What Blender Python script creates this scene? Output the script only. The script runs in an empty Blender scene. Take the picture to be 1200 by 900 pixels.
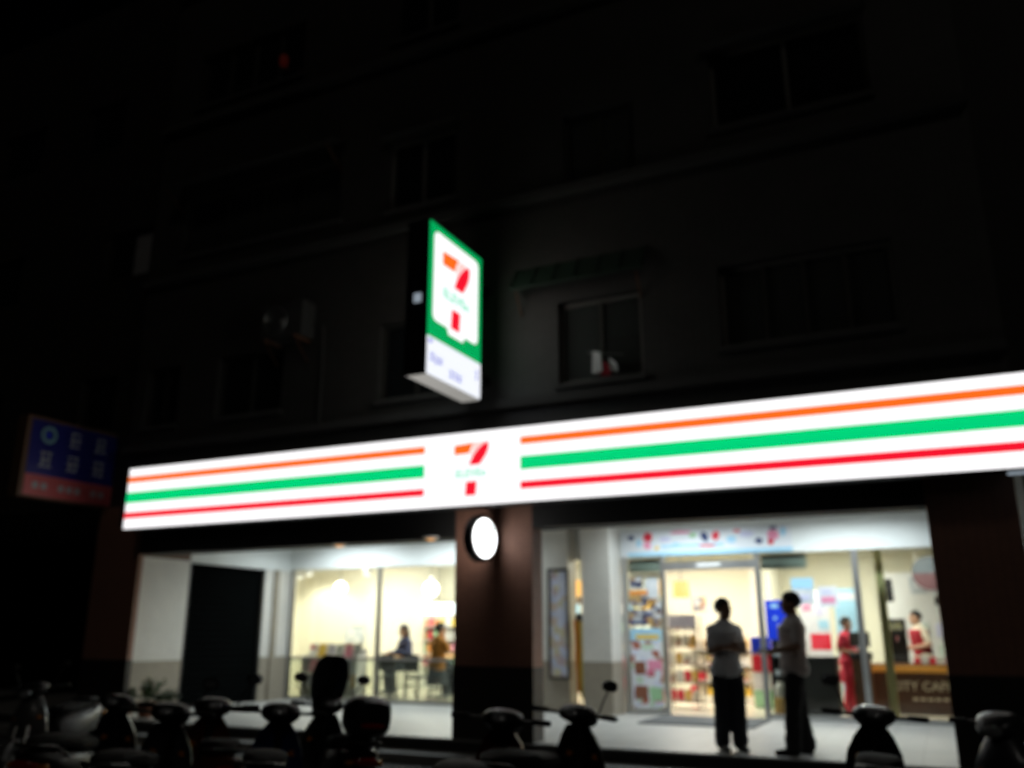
import bpy, bmesh, math, random
from mathutils import Vector, Matrix, noise as mnoise
R = math.radians
random.seed(7)
scn = bpy.context.scene
col = scn.collection

# ---------------------------------------------------------------- camera
CAM_H, YAW, PITCH, FPX = 1.6, 25.7, 15.9, 1020.0
cd = bpy.data.cameras.new('camera'); cam = bpy.data.objects.new('camera', cd); col.objects.link(cam)
cam.location = (0, 0, CAM_H); cam.rotation_euler = (R(90 + PITCH), 0, R(YAW))
cd.sensor_fit = 'HORIZONTAL'; cd.sensor_width = 36; cd.lens = 36 * FPX / 1200
cd.clip_start = .05; cd.clip_end = 2000
cd.dof.use_dof = True; cd.dof.focus_distance = 2.0; cd.dof.aperture_fstop = 1.85      # the handheld shot missed focus
scn.camera = cam

# ---------------------------------------------------------------- world, moon-faint sun, exposure
SUN_EL, SUN_ROT = 38, 150
w = bpy.data.worlds.new('World'); scn.world = w; w.use_nodes = True
nt = w.node_tree; bg = nt.nodes['Background']
sky = nt.nodes.new('ShaderNodeTexSky'); sky.sky_type = 'NISHITA'; sky.sun_disc = False
sky.sun_elevation = R(SUN_EL); sky.sun_rotation = R(SUN_ROT)
nt.links.new(sky.outputs[0], bg.inputs[0]); bg.inputs[1].default_value = .00003
sl = bpy.data.lights.new('sun', 'SUN'); sl.energy = .045; sl.angle = R(10); sl.color = (1, .93, .82)
so = bpy.data.objects.new('sun', sl); col.objects.link(so)
a = R(SUN_ROT); e = R(SUN_EL)
d = Vector((math.sin(a) * math.cos(e), math.cos(a) * math.cos(e), math.sin(e)))
so.rotation_euler = (-d).to_track_quat('-Z', 'Y').to_euler(); so.location = d * 60
vs = scn.view_settings; vs.view_transform = 'Standard'; vs.look = 'None'; vs.exposure = 0; vs.gamma = 1; vs.use_curve_mapping = False
scn.cycles.use_denoising = True
scn.cycles.max_bounces = 7; scn.cycles.diffuse_bounces = 4; scn.cycles.glossy_bounces = 3; scn.cycles.transparent_max_bounces = 12
scn.cycles.sample_clamp_indirect = 4; scn.cycles.caustics_reflective = False; scn.cycles.caustics_refractive = False

# ---------------------------------------------------------------- pixel -> place
_th, _pi = R(YAW), R(PITCH)
_fw = Vector((-math.sin(_th) * math.cos(_pi), math.cos(_th) * math.cos(_pi), math.sin(_pi)))
_rt = Vector((math.cos(_th), math.sin(_th), 0)); _up = _rt.cross(_fw)
_C = Vector((0, 0, CAM_H))
def _ray(px, py): return _fw * FPX + _rt * (px - 600) + _up * (450 - py)
def onY(px, py, Y): r = _ray(px, py); return _C + r * (Y / r.y)
def onX(px, py, X): r = _ray(px, py); return _C + r * (X / r.x)
def onZ(px, py, Z): r = _ray(px, py); return _C + r * ((Z - CAM_H) / r.z)

# ---------------------------------------------------------------- materials
MATS = {}
def mat(name, c, rough=.6, metal=0., var=.12, scale=6., bump=0., emit=None, estr=0., coat=0., spec=.5):
    if name in MATS: return MATS[name]
    m = bpy.data.materials.new(name); m.use_nodes = True; MATS[name] = m
    n = m.node_tree.nodes; l = m.node_tree.links; p = n['Principled BSDF']
    p.inputs['Roughness'].default_value = rough; p.inputs['Metallic'].default_value = metal
    p.inputs['Coat Weight'].default_value = coat; p.inputs['Specular IOR Level'].default_value = spec
    tc = n.new('ShaderNodeTexCoord'); nz = n.new('ShaderNodeTexNoise'); nz.inputs['Scale'].default_value = scale; nz.inputs['Detail'].default_value = 5
    l.new(tc.outputs['Object'], nz.inputs['Vector'])
    mx = n.new('ShaderNodeMix'); mx.data_type = 'RGBA'
    mx.inputs[6].default_value = tuple(v * (1 - var) for v in c) + (1,); mx.inputs[7].default_value = tuple(min(1, v * (1 + var)) for v in c) + (1,)
    l.new(nz.outputs[0], mx.inputs[0]); l.new(mx.outputs[2], p.inputs['Base Color'])
    mr = n.new('ShaderNodeMapRange'); mr.inputs[3].default_value = max(0, rough - .1); mr.inputs[4].default_value = min(1, rough + .1)
    l.new(nz.outputs[0], mr.inputs[0]); l.new(mr.outputs[0], p.inputs['Roughness'])
    if bump:
        b = n.new('ShaderNodeBump'); b.inputs['Strength'].default_value = bump; b.inputs['Distance'].default_value = .01
        n2 = n.new('ShaderNodeTexNoise'); n2.inputs['Scale'].default_value = scale * 12; l.new(tc.outputs['Object'], n2.inputs['Vector'])
        l.new(n2.outputs[0], b.inputs['Height']); l.new(b.outputs[0], p.inputs['Normal'])
    if emit:
        p.inputs['Emission Color'].default_value = (*emit, 1); p.inputs['Emission Strength'].default_value = estr
    return m

def tile_mat(name, c1, c2, mortar, tw, th, rough=.35, var=.1, floor=False):
    m = bpy.data.materials.new(name); m.use_nodes = True; MATS[name] = m
    n = m.node_tree.nodes; l = m.node_tree.links; p = n['Principled BSDF']; p.inputs['Roughness'].default_value = rough
    g = n.new('ShaderNodeNewGeometry'); sx = n.new('ShaderNodeSeparateXYZ'); l.new(g.outputs['Position'], sx.inputs[0])
    cb = n.new('ShaderNodeCombineXYZ')
    if floor: l.new(sx.outputs[0], cb.inputs[0]); l.new(sx.outputs[1], cb.inputs[1])
    else:
        ad = n.new('ShaderNodeMath'); l.new(sx.outputs[0], ad.inputs[0]); l.new(sx.outputs[1], ad.inputs[1])
        l.new(ad.outputs[0], cb.inputs[0]); l.new(sx.outputs[2], cb.inputs[1])
    br = n.new('ShaderNodeTexBrick'); br.offset = 0; br.inputs['Scale'].default_value = 1; br.inputs['Mortar Size'].default_value = .004
    br.inputs['Brick Width'].default_value = tw; br.inputs['Row Height'].default_value = th; br.inputs['Bias'].default_value = 0
    br.inputs['Color1'].default_value = (*c1, 1); br.inputs['Color2'].default_value = (*c2, 1); br.inputs['Mortar'].default_value = (*mortar, 1)
    l.new(cb.outputs[0], br.inputs['Vector'])
    nz = n.new('ShaderNodeTexNoise'); nz.inputs['Scale'].default_value = 1.7; nz.inputs['Detail'].default_value = 6; l.new(g.outputs['Position'], nz.inputs['Vector'])
    mr = n.new('ShaderNodeMapRange'); mr.inputs[3].default_value = 1 - var * 1.5; mr.inputs[4].default_value = 1 + var; l.new(nz.outputs[0], mr.inputs[0])
    vm = n.new('ShaderNodeVectorMath'); vm.operation = 'SCALE'; l.new(br.outputs[0], vm.inputs[0]); l.new(mr.outputs[0], vm.inputs['Scale'])
    l.new(vm.outputs[0], p.inputs['Base Color'])
    b = n.new('ShaderNodeBump'); b.invert = True; b.inputs['Strength'].default_value = .4; b.inputs['Distance'].default_value = .004
    l.new(br.outputs['Fac'], b.inputs['Height']); l.new(b.outputs[0], p.inputs['Normal'])
    return m

def print_mat(name, pal, sx=4., sz=6., emit=0., rough=.4):
    """printed paper: blocks of ink colours"""
    if name in MATS: return MATS[name]
    m = bpy.data.materials.new(name); m.use_nodes = True; MATS[name] = m
    n = m.node_tree.nodes; l = m.node_tree.links; p = n['Principled BSDF']; p.inputs['Roughness'].default_value = rough
    tc = n.new('ShaderNodeTexCoord'); mp = n.new('ShaderNodeMapping'); mp.inputs['Scale'].default_value = (sx, sx, sz)
    l.new(tc.outputs['Object'], mp.inputs[0])
    vo = n.new('ShaderNodeTexVoronoi'); vo.distance = 'CHEBYCHEV'; vo.inputs['Scale'].default_value = 1; vo.inputs['Randomness'].default_value = .8; l.new(mp.outputs[0], vo.inputs['Vector'])
    sp = n.new('ShaderNodeSeparateColor'); l.new(vo.outputs['Color'], sp.inputs[0])
    cr = n.new('ShaderNodeValToRGB'); cr.color_ramp.interpolation = 'CONSTANT'
    while len(cr.color_ramp.elements) > 1: cr.color_ramp.elements.remove(cr.color_ramp.elements[0])
    for i, c in enumerate(pal):
        el = cr.color_ramp.elements[0] if i == 0 else cr.color_ramp.elements.new(i / len(pal))
        el.position = i / len(pal); el.color = (*c, 1)
    l.new(sp.outputs[0], cr.inputs[0]); l.new(cr.outputs[0], p.inputs['Base Color'])
    return m

def glass_mat(name, tint=(.93, .96, .94), refl=1.0, dirt=.0):
    m = bpy.data.materials.new(name); m.use_nodes = True; MATS[name] = m
    n = m.node_tree.nodes; l = m.node_tree.links; n.remove(n['Principled BSDF'])
    tr = n.new('ShaderNodeBsdfTransparent'); tr.inputs[0].default_value = (*tint, 1)
    gl = n.new('ShaderNodeBsdfGlossy'); gl.inputs['Roughness'].default_value = .02
    fr = n.new('ShaderNodeFresnel'); fr.inputs[0].default_value = 1.45
    mx = n.new('ShaderNodeMixShader'); l.new(fr.outputs[0], mx.inputs[0]); l.new(tr.outputs[0], mx.inputs[1]); l.new(gl.outputs[0], mx.inputs[2])
    out = n['Material Output']
    if dirt:
        df = n.new('ShaderNodeBsdfDiffuse'); df.inputs[0].default_value = (.75, .8, .74, 1); m2 = n.new('ShaderNodeMixShader'); m2.inputs[0].default_value = dirt
        l.new(mx.outputs[0], m2.inputs[1]); l.new(df.outputs[0], m2.inputs[2]); l.new(m2.outputs[0], out.inputs[0])
    else: l.new(mx.outputs[0], out.inputs[0])
    return m

def lamp_mat(name, c, s):
    m = bpy.data.materials.new(name); m.use_nodes = True; MATS[name] = m
    n = m.node_tree.nodes; l = m.node_tree.links; p = n['Principled BSDF']; p.inputs['Base Color'].default_value = (.02, .02, .02, 1); p.inputs['Roughness'].default_value = .5
    p.inputs['Emission Color'].default_value = (*c, 1); p.inputs['Emission Strength'].default_value = s
    return m

tile_mat('white_tile', (.76, .735, .68), (.72, .695, .645), (.58, .56, .52), .10, .05)
tile_mat('beige_tile', (.36, .32, .25), (.33, .29, .23), (.25, .22, .18), .10, .05)
tile_mat('brown_tile', (.36, .17, .11), (.32, .15, .10), (.20, .11, .08), .10, .05, rough=.6)
tile_mat('dark_tile', (.030, .026, .022), (.026, .022, .018), (.018, .016, .014), .10, .05, rough=.4)
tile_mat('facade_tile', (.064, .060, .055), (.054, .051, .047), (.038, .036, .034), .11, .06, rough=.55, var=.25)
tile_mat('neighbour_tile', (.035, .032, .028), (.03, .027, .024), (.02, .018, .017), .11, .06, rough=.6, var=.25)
tile_mat('floor_tile', (.40, .39, .37), (.36, .355, .34), (.22, .22, .21), .40, .40, rough=.45, floor=True)
tile_mat('shop_floor_tile', (.60, .54, .42), (.57, .51, .40), (.45, .40, .32), .40, .40, rough=.25, floor=True)
mat('asphalt', (.045, .045, .045), .85, var=.3, scale=30, bump=.6)
mat('concrete', (.065, .063, .06), .85, var=.2, scale=3, bump=.3)
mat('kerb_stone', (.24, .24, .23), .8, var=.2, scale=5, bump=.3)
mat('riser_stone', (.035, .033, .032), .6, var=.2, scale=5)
mat('bulkhead_white', (.80, .83, .82), .5, var=.03)
mat('ceiling_white', (.74, .73, .68), .7, var=.04)
mat('cream_wall', (.83, .80, .665), .6, var=.03, scale=2)
mat('cream_panel', (.84, .81, .69), .6, var=.03, scale=2)
mat('dark_soffit', (.03, .028, .026), .7)
mat('brown_beam', (.14, .075, .045), .6)
mat('black_shutter', (.003, .0035, .0035), .9, var=.2, spec=.0)
mat('aluminium', (.55, .56, .56), .35, .9, var=.06)
mat('grey_aluminium', (.32, .32, .31), .4, .8, var=.08)
mat('bronze_aluminium', (.10, .095, .085), .45, .7, var=.1)
mat('window_frame', (.20, .19, .17), .5, .2, var=.15)
mat('dark_pane', (.012, .014, .015), .12, spec=.5)
mat('curtain', (.10, .11, .11), .9, var=.3, scale=14)
mat('pale_curtain', (.36, .36, .37), .9, var=.2, scale=14)
mat('awning_green', (.022, .045, .03), .6, var=.2)
mat('rust', (.18, .08, .04), .8, var=.3)
mat('white_metal', (.62, .62, .60), .45, var=.08)
mat('dull_casing', (.06, .059, .056), .6, var=.2)
mat('black_metal', (.012, .012, .012), .45, var=.2)
mat('black_box', (.015, .015, .016), .5)
mat('grey_box', (.055, .055, .055), .55)
mat('walnut', (.16, .075, .035), .4, var=.25, scale=8)
mat('coffee_brown', (.075, .032, .018), .4, var=.15)
mat('orange_wood_and_glow', (.80, .38, .07), .4, var=.15)
mat('pale_text', (.75, .70, .60), .5)
mat('steel', (.6, .6, .6), .25, 1., var=.05)
mat('plastic_white', (.75, .75, .74), .4, var=.04)
mat('skin', (.50, .29, .19), .5, var=.06, scale=20)
mat('skin_tan', (.32, .18, .115), .5, var=.06, scale=20)
mat('hair_black', (.010, .008, .007), .55, var=.3, scale=60, bump=.5)
mat('eye_dark', (.01, .008, .006), .2)
mat('lip', (.36, .13, .10), .45)
mat('shirt_grey', (.80, .82, .86), .85, var=.08, scale=10, bump=.3)
mat('shirt_taupe', (.66, .60, .57), .85, var=.12, scale=10, bump=.3)
mat('trouser_black', (.014, .014, .016), .85, var=.2, scale=10)
mat('trouser_navy', (.02, .022, .03), .85, var=.2, scale=10)
mat('shoe_dark', (.02, .018, .017), .5)
mat('shirt_pink', (.80, .045, .09), .8, var=.08)
mat('vest_red', (.36, .012, .025), .75, var=.08)
mat('shirt_cream', (.66, .58, .45), .8)
mat('shirt_navy', (.035, .05, .13), .8)
mat('top_orange', (.46, .20, .035), .8)
mat('denim', (.03, .04, .05), .85)
mat('tyre_rubber', (.015, .015, .015), .8, var=.2, scale=20)
mat('seat_vinyl', (.010, .010, .010), .75, bump=.2, spec=.25)
mat('paint_black', (.006, .006, .007), .42, coat=.12, spec=.3, var=.1)
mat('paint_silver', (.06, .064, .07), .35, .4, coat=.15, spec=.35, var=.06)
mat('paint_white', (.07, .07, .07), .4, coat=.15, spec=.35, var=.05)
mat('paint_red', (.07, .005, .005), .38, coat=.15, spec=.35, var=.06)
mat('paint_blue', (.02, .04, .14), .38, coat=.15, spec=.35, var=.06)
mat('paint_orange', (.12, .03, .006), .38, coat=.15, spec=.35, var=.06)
mat('chrome', (.75, .75, .76), .08, 1., var=.02)
mat('mirror_glass', (.8, .85, .9), .03, 1., var=.0)
mat('red_lens', (.35, .008, .008), .15, coat=.5)
mat('amber_lens', (.5, .16, .01), .15, coat=.5)
mat('clear_lens', (.55, .57, .6), .1, .4, coat=.6)
mat('leaf', (.055, .11, .025), .5, var=.4, scale=3)
mat('leaf_dark', (.03, .065, .018), .5, var=.4, scale=3)
mat('soil', (.03, .02, .013), .95)
mat('terracotta', (.20, .075, .04), .8, var=.2)
mat('doormat', (.085, .09, .095), .95, var=.15, scale=20, bump=.6)
mat('sign_metal', (.012, .012, .013), .5)
mat('sign_underside', (.55, .53, .50), .55, var=.15)
mat('blue_panel', (.018, .022, .22), .35, var=.1); mat('glyph_white', (.40, .43, .46), .5); mat('red_panel', (.62, .11, .12), .4, var=.15); mat('glyph_teal', (.25, .5, .55), .5)
mat('neighbour_frame', (.16, .085, .05), .6)
mat('poster_white', (.74, .77, .82), .35, var=.04)
mat('ink_blue', (.015, .05, .72), .35, var=.1); mat('ink_sky', (.38, .66, .85), .35, var=.08); mat('ink_red', (.72, .03, .06), .35); mat('ink_pink', (.82, .30, .45), .35); mat('ink_navy', (.03, .05, .16), .35); mat('ink_lilac', (.62, .62, .82), .4); mat('ink_yellow', (.8, .55, .08), .4); mat('ink_brown', (.26, .10, .06), .4); mat('ink_green', (.35, .6, .35), .4); mat('ink_orange', (.82, .30, .06), .4)
mat('flag_orange', (.72, .26, .035), .6); mat('flag_yellow', (.70, .56, .10), .6)
mat('olive_post', (.60, .57, .27), .5)
mat('bag_white', (.72, .70, .62), .6); mat('bag_amber', (.68, .40, .09), .5)
mat('frosted_green', (.58, .66, .60), .4)
glass_mat('shop_glass'); glass_mat('lower_glass', (.80, .86, .81), dirt=.04); glass_mat('dusty_glass', (.9, .93, .92), dirt=.06)
lamp_mat('sign_white', (1, .985, 1.0), 1.15); lamp_mat('sign_orange', (1.0, .16, .012), 1.0); lamp_mat('sign_green', (0.0, .66, .20), 1.0); lamp_mat('sign_red', (1.0, .008, .03), .95)
lamp_mat('underside_glow', (1, .97, .90), .30); lamp_mat('sign_mint', (.16, .78, .52), .95); lamp_mat('sign_pale_pink', (1.0, .66, .62), 1.0); lamp_mat('blade_green', (0.0, .40, .10), 1.0); lamp_mat('sign_lavender', (.90, .93, 1.0), 1.05); lamp_mat('sign_blueink', (.30, .32, .80), .9)
lamp_mat('arc_teal', (.02, .30, .26), .8); lamp_mat('round_white', (1, 1, 1), 4.2)
lamp_mat('tube_cool', (.90, .98, 1.0), 12); lamp_mat('panel_warm', (1, .93, .72), 7); lamp_mat('globe_white', (1, .96, .84), 5); lamp_mat('shade_warm', (1, .52, .13), 1.5); lamp_mat('downlight_warm', (1, .5, .16), 1.0); lamp_mat('fridge_light', (.98, 1, 1), 3.5)
print_mat('print_flyers', [(.05, .05, .09), (.35, .08, .08), (.6, .62, .66), (.10, .12, .22), (.50, .32, .12), (.25, .2, .2), (.45, .47, .5)], 11, 13)
print_mat('print_food', [(.72, .75, .82), (.68, .70, .84), (.40, .13, .09), (.72, .2, .3), (.78, .8, .86), (.55, .68, .55), (.74, .76, .84)], 9, 10)
print_mat('print_tall', [(.52, .56, .70), (.62, .64, .76), (.60, .48, .40), (.58, .60, .74), (.50, .40, .44), (.66, .68, .78), (.60, .55, .38)], 9, 8)
print_mat('print_goods', [(.6, .5, .35), (.5, .1, .08), (.7, .65, .5), (.2, .12, .08), (.66, .6, .2), (.65, .65, .6)], 14, 16)
print_mat('print_menu', [(.62, .65, .68), (.45, .5, .55), (.7, .72, .74), (.55, .6, .66)], 5, 7)
print_mat('print_mixed', [(.7, .7, .68), (.68, .2, .05), (.1, .35, .18), (.6, .08, .08), (.7, .55, .2), (.65, .68, .72)], 6, 6)

# ---------------------------------------------------------------- mesh helpers
class MB:
    def __init__(s): s.v = []; s.f = []
    def add(s, vs, fs):
        o = len(s.v); s.v += [tuple(p) for p in vs]; s.f += [tuple(i + o for i in q) for q in fs]; return s
    def box(s, x0, x1, y0, y1, z0, z1, M=None):
        vs = [Vector((x, y, z)) for z in (z0, z1) for y in (y0, y1) for x in (x0, x1)]
        if M: vs = [M @ p for p in vs]
        return s.add(vs, [(0, 2, 3, 1), (4, 5, 7, 6), (0, 1, 5, 4), (2, 6, 7, 3), (0, 4, 6, 2), (1, 3, 7, 5)])
    def rbox(s, x0, x1, y0, y1, z0, z1, b=.01):
        """chamfered box"""
        c = Vector(((x0 + x1) / 2, (y0 + y1) / 2, (z0 + z1) / 2)); h = Vector((x1 - x0, y1 - y0, z1 - z0)) / 2
        bm = bmesh.new(); bmesh.ops.create_cube(bm, size=1)
        for q in bm.verts: q.co = Vector((q.co.x * h.x * 2, q.co.y * h.y * 2, q.co.z * h.z * 2)) + c
        bmesh.ops.bevel(bm, geom=bm.edges[:], offset=min(b, min(h) * .9), segments=2, affect='EDGES', profile=.6)
        bm.verts.index_update(); s.add([q.co.copy() for q in bm.verts], [[q.index for q in f.verts] for f in bm.faces]); bm.free(); return s
    def tube(s, pts, r, n=8, cap=True):
        pts = [Vector(p) for p in pts]; rs = r if isinstance(r, (list, tuple)) else [r] * len(pts)
        rings = []; u = None
        for i, p in enumerate(pts):
            t = (pts[min(i + 1, len(pts) - 1)] - pts[max(i - 1, 0)]).normalized()
            if u is None: u = t.cross(Vector((0, 0, 1)) if abs(t.z) < .9 else Vector((1, 0, 0))).normalized()
            else: u = (u - t * u.dot(t)).normalized()
            v = t.cross(u)
            rings.append([p + (u * math.cos(2 * math.pi * k / n) + v * math.sin(2 * math.pi * k / n)) * rs[i] for k in range(n)])
        return s.skin(rings, cap)
    def skin(s, rings, cap=True):
        n = len(rings[0]); vs = [p for r_ in rings for p in r_]; fs = []
        for i in range(len(rings) - 1):
            for k in range(n): fs.append((i * n + k, i * n + (k + 1) % n, (i + 1) * n + (k + 1) % n, (i + 1) * n + k))
        if cap: fs.append(tuple(range(n))[::-1]); fs.append(tuple((len(rings) - 1) * n + k for k in range(n)))
        return s.add(vs, fs)
    def loft(s, secs, n=14, ex=2.6):
        """secs: (x, y, z, half_width_y, half_height_z) along local x"""
        rings = []
        for (x, y, z, hw, hh) in secs:
            rg = []
            for k in range(n):
                t = 2 * math.pi * k / n; c, q = math.cos(t), math.sin(t)
                rg.append(Vector((x, y + hw * math.copysign(abs(c) ** (2 / ex), c), z + hh * math.copysign(abs(q) ** (2 / ex), q))))
            rings.append(rg)
        return s.skin(rings)
    def ball(s, c, r, nu=14, nv=9):
        c = Vector(c); rr = r if isinstance(r, (tuple, list)) else (r, r, r); rings = []
        for j in range(nv + 1):
            ph = -math.pi / 2 + math.pi * (j + .02) / (nv + .04)
            rings.append([c + Vector((rr[0] * math.cos(ph) * math.cos(2 * math.pi * k / nu), rr[1] * math.cos(ph) * math.sin(2 * math.pi * k / nu), rr[2] * math.sin(ph))) for k in range(nu)])
        return s.skin(rings)
    def lathe(s, prof, c=(0, 0, 0), n=20, cap=True):
        c = Vector(c)
        return s.skin([[c + Vector((r * math.cos(2 * math.pi * k / n), r * math.sin(2 * math.pi * k / n), z)) for k in range(n)] for r, z in prof], cap)
    def torus(s, c, R_, r, axis='y', n=24, m=10):
        c = Vector(c); rings = []
        for i in range(n):
            t = 2 * math.pi * i / n; rg = []
            for k in range(m):
                q = 2 * math.pi * k / m; rad = R_ + r * math.cos(q); h = r * math.sin(q)
                if axis == 'y': rg.append(c + Vector((rad * math.cos(t), h, rad * math.sin(t))))
                elif axis == 'x': rg.append(c + Vector((h, rad * math.cos(t), rad * math.sin(t))))
                else: rg.append(c + Vector((rad * math.cos(t), rad * math.sin(t), h)))
            rings.append(rg)
        rings.append(rings[0]); return s.skin(rings, False)
    def poly(s, pts, a, b, plane='xz'):
        """2-D outline extruded from a to b: plane xz (along y), yz (along x), xy (along z)"""
        def P(u, v, h): return Vector((u, h, v)) if plane == 'xz' else Vector((h, u, v)) if plane == 'yz' else Vector((u, v, h))
        n = len(pts); return s.add([P(u, v, a) for u, v in pts] + [P(u, v, b) for u, v in pts],
            [tuple(range(n)), tuple(range(2 * n - 1, n - 1, -1))] + [(k, n + k, n + (k + 1) % n, (k + 1) % n) for k in range(n)])
    def build(s, name, m, parent=None, smooth=False, ang=40):
        me = bpy.data.meshes.new(name); me.from_pydata(s.v, [], s.f); me.validate()
        bm = bmesh.new(); bm.from_mesh(me); bmesh.ops.recalc_face_normals(bm, faces=bm.faces); bm.to_mesh(me); bm.free()
        me.materials.append(MATS[m] if isinstance(m, str) else m)
        o = bpy.data.objects.new(name, me); col.objects.link(o); o.parent = parent
        if smooth:
            me.polygons.foreach_set('use_smooth', [True] * len(me.polygons)); me.set_sharp_from_angle(angle=R(ang))
        return o

def tag(o, label=None, cat=None, group=None, kind=None):
    if label: o['label'] = label
    if cat: o['category'] = cat
    if group: o['group'] = group
    if kind: o['kind'] = kind
    return o
def empty(name, loc, rz=0, label=None, cat=None, group=None):
    o = bpy.data.objects.new(name, None); col.objects.link(o); o.location = loc; o.rotation_euler = (0, 0, rz); o.empty_display_size = .1
    return tag(o, label, cat, group)
def copy_tree(o, parent=None):
    c = o.copy(); col.objects.link(c); c.parent = parent
    for ch in list(o.children): copy_tree(ch, c)
    return c
def area_lamp(parent, loc, sx, sy, watts, color=(1, 1, 1), spread=180, rot=(0, 0, 0)):
    l = bpy.data.lights.new('lamp_light', 'AREA'); l.shape = 'RECTANGLE'; l.size = sx; l.size_y = sy; l.energy = watts; l.color = color; l.spread = R(spread)
    o = bpy.data.objects.new('lamp_light', l); col.objects.link(o); o.parent = parent; o.location = loc; o.rotation_euler = rot; return o
def text_mesh(s, size, depth=.002):
    cu = bpy.data.curves.new('t', 'FONT'); cu.body = s; cu.size = size; cu.extrude = depth; cu.offset = size * .012; cu.align_x = 'CENTER'; cu.align_y = 'CENTER'; cu.resolution_u = 3
    o = bpy.data.objects.new('t', cu); col.objects.link(o); dg = bpy.context.evaluated_depsgraph_get(); me = bpy.data.meshes.new_from_object(o.evaluated_get(dg))
    bpy.data.objects.remove(o); return me
def lettering(name, s, size, m, parent, M, sx=1.0):
    me = text_mesh(s, size); me.transform(M @ Matrix.Diagonal((sx, 1, 1, 1))); me.materials.clear(); me.materials.append(MATS[m])
    o = bpy.data.objects.new(name, me); col.objects.link(o); o.parent = parent; return o
FRONT = Matrix.Rotation(R(90), 4, 'X')                     # text facing -y
def place_front(x, y, z): return Matrix.Translation((x, y, z)) @ FRONT
SIDE = Matrix.Rotation(R(90), 4, 'Z') @ FRONT              # text facing +x
def place_side(x, y, z): return Matrix.Translation((x, y, z)) @ SIDE

# ================================================================ SETTING
FZ = .28                                                   # arcade floor level
GY = 15.05                                                 # shop glass plane
tag(MB().box(-150, 150, -60, 150, -.3, 0).build('road', 'asphalt'), kind='structure')
tag(MB().rbox(-24, 14, 10.12, 10.52, -.05, .12, .02).build('kerb', 'kerb_stone'), kind='structure')
pv = tag(MB().box(-24, 14, 10.52, GY - .06, -.05, FZ).build('pavement', 'floor_tile'), kind='structure')
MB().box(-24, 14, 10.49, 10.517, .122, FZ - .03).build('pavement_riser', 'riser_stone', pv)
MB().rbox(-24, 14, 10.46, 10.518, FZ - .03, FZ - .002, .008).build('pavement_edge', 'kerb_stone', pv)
tag(MB().box(-14.5, 2.6, GY - .06, 20.6, -.05, FZ - .004).build('shop_floor', 'shop_floor_tile'), kind='structure')

# ================================================================ BUILDING
BX0, BX1, FY = -12.45, .95, 10.5
bld = empty('apartment_building', (0, 0, 0), label='dark tiled apartment block with a brightly lit convenience shop on its ground floor', cat='building')
def pillar(x0, x1, y1):
    p = MB().box(x0, x1, FY + .001, y1, 1.17, 3.66).build('pillar', 'brown_tile', bld)
    MB().box(x0 - .004, x1 + .004, FY - .004, y1 + .004, FZ - .001, 1.17).build('pillar_base', 'dark_tile', p); return p
pillar(-5.91, -4.76, 10.82); pillar(-12.94, -11.90, 10.60); pillar(-.05, .82, 11.15)
# front beam over the arcade, split at the pillars
for x0, x1, z0 in ((-11.90, -5.91, 2.84), (-4.76, -.05, 2.92)):
    MB().box(x0, x1, FY + .002, 10.92, z0, 3.66).build('beam', 'dark_soffit', bld)
MB().box(-12.94, -12.42, 10.98, 12.15, 2.86, 3.66).build('side_beam', 'brown_beam', bld)
MB().box(-12.94, 2.6, 10.92, GY, 3.66, 3.668).build('arcade_ceiling', 'ceiling_white', bld)
# left side wall of the arcade: tile with dado, black shutter door, white panel above
SX = -12.42
sw = MB().box(SX - .2, SX, 10.98, 12.15, 1.12, 2.86).build('side_wall', 'white_tile', bld)
MB().box(SX - .2, SX + .003, 10.98, 12.15, FZ - .001, 1.12).build('dado', 'beige_tile', sw)
sw = MB().box(SX - .2, SX, 14.2, GY - .03, 1.12, 2.83).build('side_wall', 'white_tile', bld)
MB().box(SX - .2, SX + .003, 14.2, GY - .03, FZ - .001, 1.12).build('dado', 'beige_tile', sw)
MB().box(SX, SX + .07, 14.45, 14.57, FZ, 2.83).build('downpipe', 'beige_tile', sw)
MB().box(SX - .2, SX + .002, 12.152, GY - .03, 2.835, 3.66).build('side_panel', 'bulkhead_white', bld)
dr = empty('shutter_door', (0, 0, 0)); dr.parent = bld
for k in range(21):
    z = FZ + .01 + k * .12
    MB().add([(SX - .10, 12.152, z), (SX - .085, 12.152, z + .06), (SX - .10, 12.152, z + .117), (SX - .14, 12.152, z + .117), (SX - .14, 12.152, z),
              (SX - .10, 14.198, z), (SX - .085, 14.198, z + .06), (SX - .10, 14.198, z + .117), (SX - .14, 14.198, z + .117), (SX - .14, 14.198, z)],
             [(0, 1, 6, 5), (1, 2, 7, 6), (2, 3, 8, 7), (3, 4, 9, 8), (4, 0, 5, 9), (0, 4, 3, 2, 1), (5, 6, 7, 8, 9)]).build('slat', 'black_shutter', dr)
MB().box(SX - .13, SX - .01, 12.152, 12.21, FZ, 2.83).build('guide_rail', 'black_metal', dr)
MB().box(SX - .13, SX - .01, 14.14, 14.198, FZ, 2.83).build('guide_rail', 'black_metal', dr)
# bulkhead over the glass
MB().box(SX, 2.6, GY - .07, GY + .12, 2.86, 3.66).build('bulkhead', 'bulkhead_white', bld)
# poster wall behind the middle pillar and the tiled column by the door
pw = MB().box(-6.9, -5.93, 14.6, GY - .07, 1.12, 3.66).build('front_wall', 'white_tile', bld); MB().box(-6.9, -5.93, 14.597, GY - .07, FZ - .001, 1.12).build('dado', 'beige_tile', pw)
cw = MB().box(-5.6, -5.08, 14.4, GY - .07, 1.12, 3.66).build('tiled_column', 'white_tile', bld); MB().box(-5.603, -5.077, 14.397, GY - .07, FZ - .001, 1.12).build('dado', 'beige_tile', cw)
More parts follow.
